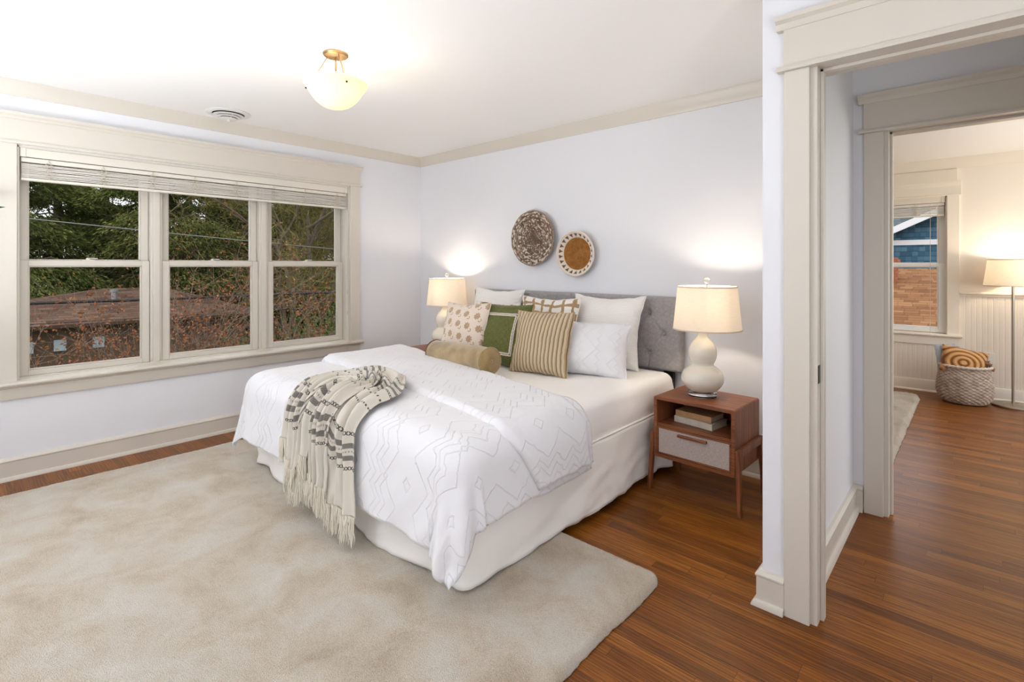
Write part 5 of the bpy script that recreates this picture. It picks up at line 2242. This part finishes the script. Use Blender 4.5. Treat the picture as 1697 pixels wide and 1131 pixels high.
for k in range(16):
    a = 2.4 * k
    z = 0.95 + 0.05 * k
    if k == 12:
        continue
    d = Vector((abs(math.cos(a)), math.sin(a), 0.45))
    if d.y > 0.2:
        d.y *= 0.3
    leaf(b, (0.01, 0.02, z), d, rnd.uniform(0.2, 0.27), 0.04, 0.05)
leaf(b, (0.01, 0.03, 1.56), (0.02, 0.42, 0.12), 0.437, 0.03, 0.02, 1.0)
b.build('foliage', M_LEAF, hp, world=False, smooth=180, solid=0.0008)

# ================================================================ outdoors
GZ = -3.0


def ground_mat():
    t = NT('lawn_and_leaf_litter')
    co = t.coord()
    n = t.noise(co, 0.45, 5, 0.6)
    m = t.noise(co, 9.0, 4)
    k = t.math('ADD', t.math('MULTIPLY', n, 0.7), t.math('MULTIPLY', m, 0.3))
    t.base(t.ramp(k, [(0.35, lin((96, 74, 48))), (0.47, lin((92, 96, 50))), (0.6, lin((74, 98, 42))), (0.75, lin((110, 122, 62)))]), 0.95, 0, 0.1)
    t.bump(m, 0.8, 0.1)
    return t.m


MB().box(-90, 60, -60, 90, GZ - 0.2, GZ).build('ground', ground_mat(), kind='structure', smooth=0)


def leafy(name, cols, rough=0.7, trans=0.0, sc=1.4):
    t = NT(name)
    co = t.coord()
    f = t.noise(co, sc, 3)
    g = t.white(t.scale(co, (7, 7, 7)))
    n2 = t.noise(co, 9.0, 2)
    k = t.math('ADD', t.math('MULTIPLY', f, 0.5), t.math('MULTIPLY', n2, 0.5))
    st = [(0.3 + 0.4 * i / (len(cols) - 1), lin(c)) for i, c in enumerate(cols)]
    t.base(t.ramp(k, st), rough, 0, 0.06)
    return t.m


M_CONIF = leafy('conifer_needles', [(42, 52, 25), (75, 87, 42), (109, 115, 62), (144, 141, 90)])
M_OLIVE = leafy('olive_twigs', [(70, 66, 36), (104, 98, 54), (136, 126, 74), (168, 156, 102)])
M_BARK = simple('grey_bark', (108, 94, 80), 0.9, nscale=14, namp=0.3, bump=0.4, bscale=40)
M_TWIG = simple('shrub_bark', (128, 110, 94), 0.85, nscale=20, namp=0.3)
M_RUST = leafy('rust_leaves', [(100, 60, 40), (138, 86, 56), (162, 108, 74), (186, 144, 106)], sc=5.0)


def quads(name, C, D, Sd, mat, parent):
    """Many small leaf blades as one mesh: centre C, half-length D, half-width Sd (n x 3 arrays); each blade is folded along its midrib."""
    n = len(C)
    up = np.cross(D, Sd)
    up = up / (np.linalg.norm(up, axis=1, keepdims=True) + 1e-9) * np.linalg.norm(Sd, axis=1, keepdims=True) * 0.45
    V = np.stack([C - D, C + Sd * 1.0 + up, C + D, C - Sd * 1.0 + up], axis=1).reshape(-1, 3)
    me = bpy.data.meshes.new(name)
    me.vertices.add(4 * n)
    me.vertices.foreach_set('co', V.astype(np.float32).ravel())
    me.loops.add(6 * n)
    base = np.arange(n) * 4
    idx = np.stack([base, base + 1, base + 2, base, base + 2, base + 3], axis=1).ravel()
    me.loops.foreach_set('vertex_index', idx.astype(np.int32))
    me.polygons.add(2 * n)
    me.polygons.foreach_set('loop_start', (np.arange(2 * n) * 3).astype(np.int32))
    me.update(calc_edges=True)
    me.materials.append(mat)
    o = bpy.data.objects.new(name, me)
    COL.objects.link(o)
    o.parent = parent
    return o


def unit(v):
    return v / (np.linalg.norm(v, axis=1, keepdims=True) + 1e-9)


def conifer(label, loc, H, R, n, seed, mat, group):
    """Evergreen: trunk plus drooping sprays carried by whorls of boughs."""
    rg_ = np.random.default_rng(seed)
    root = thing('conifer_tree', label, 'tree', loc, 0, group)
    b = MB()
    b.tube([(0, 0, 0), (0.05, 0, H * 0.5), (0, 0.03, H * 0.98)], [0.22, 0.13, 0.02], 10)
    nb = 120
    ba = rg_.uniform(0, 2 * PI, nb)
    bh = rg_.uniform(0.04, 0.97, nb) ** 0.9
    bl = R * (1 - bh) ** 0.75 * rg_.uniform(0.75, 1.1, nb) + 0.3
    for k in range(nb):
        d = Vector((math.cos(ba[k]), math.sin(ba[k]), 0))
        z = bh[k] * H
        b.tube([(0, 0, z), tuple(d * bl[k] * 0.5 + Vector((0, 0, z + 0.12 * bl[k]))), tuple(d * bl[k] + Vector((0, 0, z - 0.14 * bl[k])))], [0.04, 0.025, 0.008], 5)
    b.build('trunk', M_BARK, root, world=False, smooth=60)
    w = bl / bl.sum()
    ki = rg_.choice(nb, n, p=w)
    t = rg_.uniform(0.12, 1.05, n) ** 0.8
    rad = bl[ki] * t
    sp = 0.10 + 0.16 * bl[ki] * t
    a = ba[ki]
    dx, dy = np.cos(a), np.sin(a)
    off = rg_.normal(0, 1, n) * sp
    zz = bh[ki] * H + bl[ki] * (0.24 * t - 0.38 * t * t) + rg_.normal(0, 0.12, n) - np.abs(off) * 0.35
    C = np.stack([dx * rad - dy * off, dy * rad + dx * off, np.maximum(zz, 0.05)], axis=1)
    D = np.stack([dx - dy * off * 0.8 + rg_.normal(0, .35, n), dy + dx * off * 0.8 + rg_.normal(0, .35, n), -0.55 + rg_.normal(0, 0.35, n)], axis=1)
    D = unit(D) * rg_.uniform(0.045, 0.11, (n, 1))
    Sd = unit(np.cross(D, rg_.normal(0, 1, (n, 3)))) * rg_.uniform(0.014, 0.030, (n, 1))
    quads('foliage', C, D, Sd, mat, root)
    return root


def branchy(root, seed, H, spread, stems, mat, twig_r=0.006, levels=3, base_r=0.035, lean=0.35, kids=5, name='branches'):
    """Bare branching stems; returns the twig tips with directions."""
    rnd = random.Random(seed)
    b = MB()
    tips = []

    def grow(p, d, L, r, lv):
        pts = [p.copy()]
        q = p.copy()
        dd = d.copy()
        ns = 4
        for i in range(ns):
            dd = (dd + Vector((rnd.gauss(0, .16), rnd.gauss(0, .16), rnd.gauss(0.04, .12)))).normalized()
            q = q + dd * (L / ns)
            pts.append(q.copy())
        rs = [r * (1 - 0.6 * i / ns) for i in range(ns + 1)]
        b.tube(pts, rs, 5 if lv < 2 else 3, cap=False)
        if lv >= levels:
            for i in range(1, ns + 1):
                tips.append((pts[i].copy(), dd.copy()))
            return
        for k in range(kids):
            f = rnd.uniform(0.3, 1.0)
            i = min(ns - 1, int(f * ns))
            s = pts[i].lerp(pts[i + 1], f * ns - i)
            nd = (dd + Vector((rnd.gauss(0, .75), rnd.gauss(0, .75), rnd.gauss(0.1, .5)))).normalized()
            grow(s, nd, L * rnd.uniform(0.45, 0.7), max(twig_r * 0.5, r * 0.42), lv + 1)
    for k in range(stems):
        a = 2 * PI * k / stems + rnd.uniform(-.4, .4)
        d = Vector((math.cos(a) * lean, math.sin(a) * lean, 1)).normalized()
        grow(Vector((0.1 * math.cos(a), 0.1 * math.sin(a), 0)), d, H * rnd.uniform(0.5, 0.72), base_r, 0)
    b.build(name, mat, root, world=False, smooth=60)
    return tips


def shrub(label, loc, H, stems, seed, nleaf, lean):
    root = thing('shrub', label, 'shrub', loc, 0)
    tips = branchy(root, seed, H, 1, stems, M_TWIG, 0.004, 3, 0.020, lean, 6)
    rg_ = np.random.default_rng(seed)
    T = np.array([t[0] for t in tips])
    Dd = np.array([t[1] for t in tips])
    k = rg_.choice(len(T), nleaf)
    C = T[k] + rg_.normal(0, 0.03, (nleaf, 3))
    D = unit(Dd[k] * 0.5 + rg_.normal(0, 0.6, (nleaf, 3)) + np.array([0, 0, -0.35])) * rg_.uniform(0.013, 0.028, (nleaf, 1))
    Sd = unit(np.cross(D, rg_.normal(0, 1, (nleaf, 3)))) * rg_.uniform(0.008, 0.015, (nleaf, 1))
    quads('foliage', C, D, Sd, M_RUST, root)
    return root


GC = 'evergreens filling the bedroom window'
LC = 'dark evergreen in the screen of trees outside the bedroom window'
c1 = conifer(LC, (-18.5, -2.4, GZ), 16.0, 3.5, 90000, 1, M_CONIF, GC)
c2 = conifer(LC, (-18.0, 2.0, GZ), 17.0, 3.5, 90000, 2, M_CONIF, GC)
for (x, y, rz, src) in ((-19.0, 6.6, 1.0, c1), (-18.8, 11.2, 2.2, c2), (-23.5, -0.4, 2.9, c1), (-23.2, 4.2, 0.7, c2), (-24.0, 8.8, 1.9, c1), (-27.6, 1.9, 5.0, c1), (-28.2, 6.6, 3.3, c2), (-28.6, 12.6, 0.3, c1)):
    dup(src, (x, y, GZ), rz)


def twiggy(label, loc, H, seed, n, group):
    root = thing('bare_tree', label, 'tree', loc, 0, group)
    tips = branchy(root, seed, H, 1, 4, M_BARK, 0.012, 3, 0.11, 0.28, 6)
    rg_ = np.random.default_rng(seed)
    T = np.array([t[0] for t in tips])
    Dd = np.array([t[1] for t in tips])
    k = rg_.choice(len(T), n)
    C = T[k] + rg_.normal(0, 0.28, (n, 3))
    D = unit(Dd[k] + rg_.normal(0, 0.7, (n, 3)) + np.array([0, 0, -0.2])) * rg_.uniform(0.10, 0.30, (n, 1))
    Sd = unit(np.cross(D, rg_.normal(0, 1, (n, 3)))) * rg_.uniform(0.004, 0.010, (n, 1))
    quads('twigs', C, D, Sd, M_OLIVE, root)
    return root


twiggy('olive brown twiggy bare tree outside the window unit nearest the bed', (-12.6, 5.0, GZ), 9.5, 21, 26000, None)
twiggy('bare tree half seen at the window edge nearest the bed', (-13.6, 10.6, GZ), 10.0, 22, 16000, None)

shrub('rust leaved shrub close outside the leftmost window unit', (-3.6, -2.35, GZ), 4.1, 7, 31, 6500, 0.34)
shrub('rust leaved shrub close outside the middle window unit', (-3.4, -0.55, GZ), 4.2, 8, 32, 7500, 0.34)
shrub('sparse rust leaved shrub close outside the window unit nearest the bed', (-4.4, 1.75, GZ), 3.8, 5, 33, 1900, 0.36)
gh = None


def hedge(label, loc, R, H, n, seed, mat):
    root = thing('green_bush', label, 'bush', loc)
    rg_ = np.random.default_rng(seed)
    tips = branchy(root, seed, H, 1, 6, M_TWIG, 0.006, 2, 0.03, 0.5, 4)
    v = unit(rg_.normal(0, 1, (n, 3)))
    v[:, 2] = np.abs(v[:, 2])
    C = v * np.array([R, R, H]) * rg_.uniform(0.6, 1.03, (n, 1)) * (1 + 0.15 * np.sin(v[:, :1] * 9 + v[:, 1:2] * 7))
    D = unit(v + rg_.normal(0, 0.8, (n, 3))) * rg_.uniform(0.03, 0.07, (n, 1))
    Sd = unit(np.cross(D, rg_.normal(0, 1, (n, 3)))) * rg_.uniform(0.015, 0.03, (n, 1))
    quads('foliage', C, D, Sd, mat, root)
    return root


M_BUSH = leafy('bush_leaves', [(40, 62, 26), (66, 90, 38), (98, 118, 58), (126, 140, 84)], sc=2.5)
hedge('green bush low outside the middle window unit', (-6.4, 0.7, GZ), 1.2, 2.75, 9000, 41, M_BUSH)
hedge('green bush low outside the window unit nearest the bed', (-7.6, 3.1, GZ), 1.8, 3.05, 14000, 42, M_BUSH)


def shingles(name, cols, cw, ch, gap=0.12, rot=0.0, bump=0.5, vertical=False):
    t = NT(name)
    uv = t.coord('UV')
    x, y, z = t.sep(uv)
    row = t.math('FLOOR', t.math('DIVIDE', y, ch))
    xs = t.math('ADD', t.math('DIVIDE', x, cw), t.math('MULTIPLY', t.white(t.comb(row, 2.0, 0.0)), 9.0))
    cell = t.math('FLOOR', xs)
    r = t.white(t.comb(row, cell, 4.0))
    n = t.noise(t.coord(), 3.0, 4)
    k = t.math('ADD', t.math('MULTIPLY', r, 0.6), t.math('MULTIPLY', n, 0.4))
    st = [(0.15 + 0.7 * i / (len(cols) - 1), lin(c)) for i, c in enumerate(cols)]
    c = t.ramp(k, st)
    fy = t.math('FRACT', t.math('DIVIDE', y, ch))
    fx = t.math('FRACT', xs)
    ln = t.math('MAXIMUM', t.math('LESS_THAN', fy, gap), t.math('MULTIPLY', t.math('LESS_THAN', fx, 0.05), 0.7))
    c = t.mix(t.math('MULTIPLY', ln, 0.55), c, lin(tuple(v * 0.42 for v in cols[0])))
    t.base(c, 0.9, 0, 0.15)
    t.bump(t.math('SUBTRACT', fy, ln), bump, 0.02)
    return t.m


def slab(b, p, uvs, thick):
    """A roof or wall plane (four corners, counter-clockwise from its face) given thickness behind it."""
    P = [Vector(q) for q in p]
    n = (P[1] - P[0]).cross(P[3] - P[0]).normalized()
    k = len(b.v)
    for q in P:
        b.v.append(tuple(q))
    for q in P:
        b.v.append(tuple(q - n * thick))
    b.face((k, k + 1, k + 2, k + 3), uvs)
    for f in ((7, 6, 5, 4), (0, 4, 5, 1), (1, 5, 6, 2), (2, 6, 7, 3), (3, 7, 4, 0)):
        b.face(tuple(k + i for i in f), ((0, 0.03), (0, 0.03), (0, 0.03), (0, 0.03)))


M_ROOFB = shingles('brown_asphalt_shingles', [(118, 82, 54), (134, 94, 62), (146, 104, 70), (160, 118, 82)], 0.24, 0.15)
M_ROOFD = shingles('weathered_brown_roof', [(84, 64, 54), (98, 76, 64), (110, 88, 74), (122, 100, 86)], 0.30, 0.16, bump=0.3)
M_ROOFG = shingles('grey_roof_shingles', [(74, 84, 90), (92, 102, 108), (108, 118, 122)], 0.3, 0.15)
M_BLUE = shingles('blue_wall_shingles', [(60, 92, 112), (70, 106, 128), (82, 118, 140), (96, 132, 152)], 0.15, 0.15, 0.10)
M_WHITE = simple('white_exterior_paint', (238, 240, 242), 0.6)
M_BROWNW = simple('tan_siding', (88, 70, 54), 0.85, nscale=4, namp=0.1)
M_WINX = simple('pale_house_window', (176, 188, 196), 0.15, 0, 0.8)

# neighbour's low hipped house seen through the rust shrub
nh = thing('brown_roof_house', 'low house with brown hipped roof behind the rust shrubs', 'house', (-14.5, -0.7, GZ))
b = MB()
b.box(-16.6, -12.4, -4.2, 2.8, GZ, -0.16)
b.build('wall', M_BROWNW, nh, smooth=0)
e = -0.12
A, B_, C_, D_ = (-11.9, -4.7, e), (-11.9, 3.3, e), (-17.1, 3.3, e), (-17.1, -4.7, e)
r1, r2 = (-14.5, -0.4, 0.64), (-14.5, 1.1, 0.64)
b = MB()


def flat_uv(p):
    o = Vector(p[0])
    ex = (Vector(p[1]) - o).normalized()
    n = ex.cross(Vector(p[3]) - o).normalized()
    ey = n.cross(ex)
    return [((Vector(q) - o).dot(ex), (Vector(q) - o).dot(ey)) for q in p]


for p in ((A, B_, r2, r1), (C_, D_, r1, r2)):
    slab(b, p, flat_uv(p), 0.08)
for p in ((B_, C_, r2, tuple(Vector(r2) + Vector((0.02, 0, 0)))), (D_, A, tuple(Vector(r1) + Vector((0.02, 0, 0))), r1)):
    slab(b, p, flat_uv(p), 0.08)
b.build('roof', M_ROOFD, nh, smooth=0)
for yy in (-2.15, -1.55, -0.8):
    b = MB()
    b.box(-12.40, -12.33, yy - 0.12, yy + 0.12, -0.80, -0.52)
    b.build('window', M_WINX, nh, smooth=0, bevel=0.01)
b = MB()
b.lathe([(0, 0), (0.07, 0), (0.07, 0.3), (0.1, 0.3), (0.1, 0.36), (0, 0.38)], 14, (-13.4, -0.3, 0.28))
b.build('roof_vent', simple('galvanised_vent', (150, 150, 148), 0.5, 0.6), nh, smooth=40)

# far little house with an orange wall beyond the trees on the right
fh = thing('orange_house', 'small far house with orange wall seen low in the window unit nearest the bed', 'house', (-27, 10.5, GZ))
b = MB()
b.box(-29, -25.0, 8.4, 10.6, GZ, 1.35)
b.build('wall', simple('orange_siding', (196, 122, 44), 0.8, nscale=3, namp=0.15), fh, smooth=0)
b = MB()
b.box(-29, -25.2, 10.6, 14.0, GZ, 0.6)
b.build('side_wing', simple('grey_siding', (150, 152, 152), 0.8), fh, smooth=0)
b = MB()
b.hexa([(-29.3, 8.1, 1.35), (-24.7, 8.1, 1.35), (-24.7, 10.9, 1.35), (-29.3, 10.9, 1.35)], [(-28.0, 9.4, 2.0), (-26.0, 9.4, 2.0), (-26.0, 9.6, 2.0), (-28.0, 9.6, 2.0)])
b.hexa([(-29.3, 10.6, 0.6), (-24.9, 10.6, 0.6), (-24.9, 14.3, 0.6), (-29.3, 14.3, 0.6)], [(-27.5, 11.5, 1.2), (-26.8, 11.5, 1.2), (-26.8, 13.4, 1.2), (-27.5, 13.4, 1.2)])
b.build('roof', M_ROOFD, fh, smooth=0)
b = MB()
b.box(-25.21, -25.15, 11.6, 12.6, -0.9, 0.0)
b.build('window', M_WINX, fh, smooth=0)

# overhead cables
M_CABLE = simple('black_cable', (34, 33, 34), 0.6)
M_CABLE2 = simple('grey_cable', (128, 128, 126), 0.5)


def cable(label, pts, r, m, sag):
    p0, p1 = Vector(pts[0]), Vector(pts[1])
    P = []
    for k in range(25):
        t = k / 24
        q = p0.lerp(p1, t)
        q.z -= sag * 4 * t * (1 - t)
        P.append(q)
    o = MB().tube(P, r, 6).build('overhead_cable', m, smooth=80)
    tag(o, label, 'cable')


cable('thick black overhead cable crossing behind the lower sashes', ((-8.0, -14, 0.92), (-8.0, 18, 0.92)), 0.030, M_CABLE, 0.30)
cable('thin black overhead cable just below the thick one', ((-8.2, -14, 0.55), (-8.2, 18, 0.55)), 0.009, M_CABLE, 0.32)
cable('thin grey overhead cable crossing the upper sash of the leftmost window unit', ((-9.0, -14, 3.3), (-9.0, 18, 1.2)), 0.012, M_CABLE2, 0.35)

# houses in the far room's window
bh_ = thing('blue_house', 'blue shingled house gable with white trim seen through the far room window', 'house', (4.0, 20.0, GZ))
gy = 17.0
b = MB()
peak = (6.6, 4.45)
left = (0.6, 1.51)
pts = [(0.6, GZ), (12.6, GZ), (12.6, 1.51), peak, left]
k = len(b.v)
for yy in (gy, gy + 8):
    for x, z in pts:
        b.v.append((x, yy, z))
b.face((k, k + 1, k + 2, k + 3, k + 4), [(x, z + 5) for x, z in pts])
b.face((k + 9, k + 8, k + 7, k + 6, k + 5), [(x, z + 5) for x, z in reversed(pts)])
for i in range(5):
    j = (i + 1) % 5
    b.face((k + i, k + 5 + i, k + 5 + j, k + j), ((0, 0), (0, 0), (0, 0), (0, 0)))
b.build('wall', M_BLUE, bh_, smooth=0, fix=False)
for sx, (xa, za) in ((1, left), (-1, (12.6, 1.51))):
    b = MB()
    d = Vector((peak[0] - xa, 0, peak[1] - za)).normalized()
    p0 = Vector((xa, 0, za)) - d * 0.8
    p1 = Vector((peak[0], 0, peak[1]))
    up_ = Vector((-d.z * sx, 0, d.x * sx))
    if up_.z < 0:
        up_ = -up_
    y0, y1 = gy - 0.45, gy + 8.2
    A = p0 + up_ * 0.10
    B2 = p1 + up_ * 0.10
    quad = [(A.x, y0, A.z), (B2.x, y0, B2.z), (B2.x, y1, B2.z), (A.x, y1, A.z)]
    if sx < 0:
        quad = [quad[1], quad[0], quad[3], quad[2]]
    slab(b, quad, [(q[1], (Vector((q[0], 0, q[2])) - A).length) for q in quad], 0.10)
    b.build('roof', M_ROOFG, bh_, smooth=0)
    b = MB()
    lo, hi = [], []
    for (pp, o_) in ((p0, -0.10), (p1, -0.10), (p1, 0.09), (p0, 0.09)):
        q = pp + up_ * o_
        lo.append((q.x, gy - 0.42, q.z))
        hi.append((q.x, gy - 0.50, q.z))
    b.hexa(lo, hi)
    b.build('rake_board', M_WHITE, bh_, smooth=0)
q = [(-10.0, gy + 0.3, 1.2), (14.0, gy + 0.3, 1.2), (14.0, gy + 7, 4.9), (-10.0, gy + 7, 4.9)]
b = MB()
slab(b, q, flat_uv(q), 0.12)
b.build('main_roof', M_ROOFG, bh_, smooth=0)
b = MB()
b.box(-9.5, 0.6, gy + 0.6, gy + 8, GZ, 1.25)
b.build('side_wall', M_BLUE, bh_, smooth=0)
b = MB()
b.box(0.6, 12.6, gy - 0.05, gy + 0.02, 1.96, 2.12)
b.build('belly_band', M_WHITE, bh_, smooth=0)
b = MB()
b.box(3.60, 4.8, gy - 0.06, gy + 0.02, 0.4, 1.80)
b.build('window_trim', M_WHITE, bh_, smooth=0)
b = MB()
b.box(3.72, 4.68, gy - 0.07, gy, 0.5, 1.68)
b.build('window', M_WINX, bh_, smooth=0)

rh = thing('brown_shingled_house', 'brown shingled roof with brick chimney seen through the far room window', 'house', (3.6, 11.0, GZ))
b = MB()
q = [(-2.0, 6.9, -0.22), (9.0, 6.9, -0.22), (9.0, 13.0, 1.24), (-2.0, 13.0, 1.24)]
slab(b, q, flat_uv(q), 0.12)
q2 = [(9.0, 16.0, 0.5), (-2.0, 16.0, 0.5), (-2.0, 13.0, 1.24), (9.0, 13.0, 1.24)]
slab(b, q2, flat_uv(q2), 0.12)
b.build('roof', M_ROOFB, rh, smooth=0)
b = MB()
b.box(-1.6, 8.6, 7.3, 15.6, GZ, -0.3)
b.build('wall', M_BROWNW, rh, smooth=0)


def bricks():
    t = NT('red_brick')
    x, y, z = t.sep(t.coord())
    n = t.n.new('ShaderNodeTexBrick')
    t.l.new(t.comb(t.math('ADD', x, y), z, 0.0), n.inputs['Vector'])
    n.inputs['Scale'].default_value = 1.0
    n.inputs['Brick Width'].default_value = 0.20
    n.inputs['Row Height'].default_value = 0.07
    n.inputs['Mortar Size'].default_value = 0.012
    n.inputs['Color1'].default_value = lin((166, 92, 64))
    n.inputs['Color2'].default_value = lin((190, 114, 80))
    n.inputs['Mortar'].default_value = lin((140, 104, 88))
    t.base(n.outputs['Color'], 0.9, 0, 0.1)
    return t.m


M_BRICK = bricks()
b = MB()
b.box(2.30, 3.00, 11.5, 12.1, 0.6, 1.50)
b.box(2.27, 3.04, 11.47, 12.13, 1.38, 1.46)
ch_ = b.build('chimney', M_BRICK, rh, smooth=0)
b = MB()
b.box(2.24, 3.10, 11.40, 12.2, 0.70, 0.82)
b.build('flashing', simple('dark_flashing', (70, 66, 62), 0.6, 0.4), ch_, smooth=0)
b = MB()
b.box(2.40, 2.90, 11.6, 12.0, 1.50, 1.545)
b.box(2.45, 2.85, 11.65, 11.95, 1.545, 1.62)
b.build('chimney_cap', M_WHITE, ch_, smooth=0)
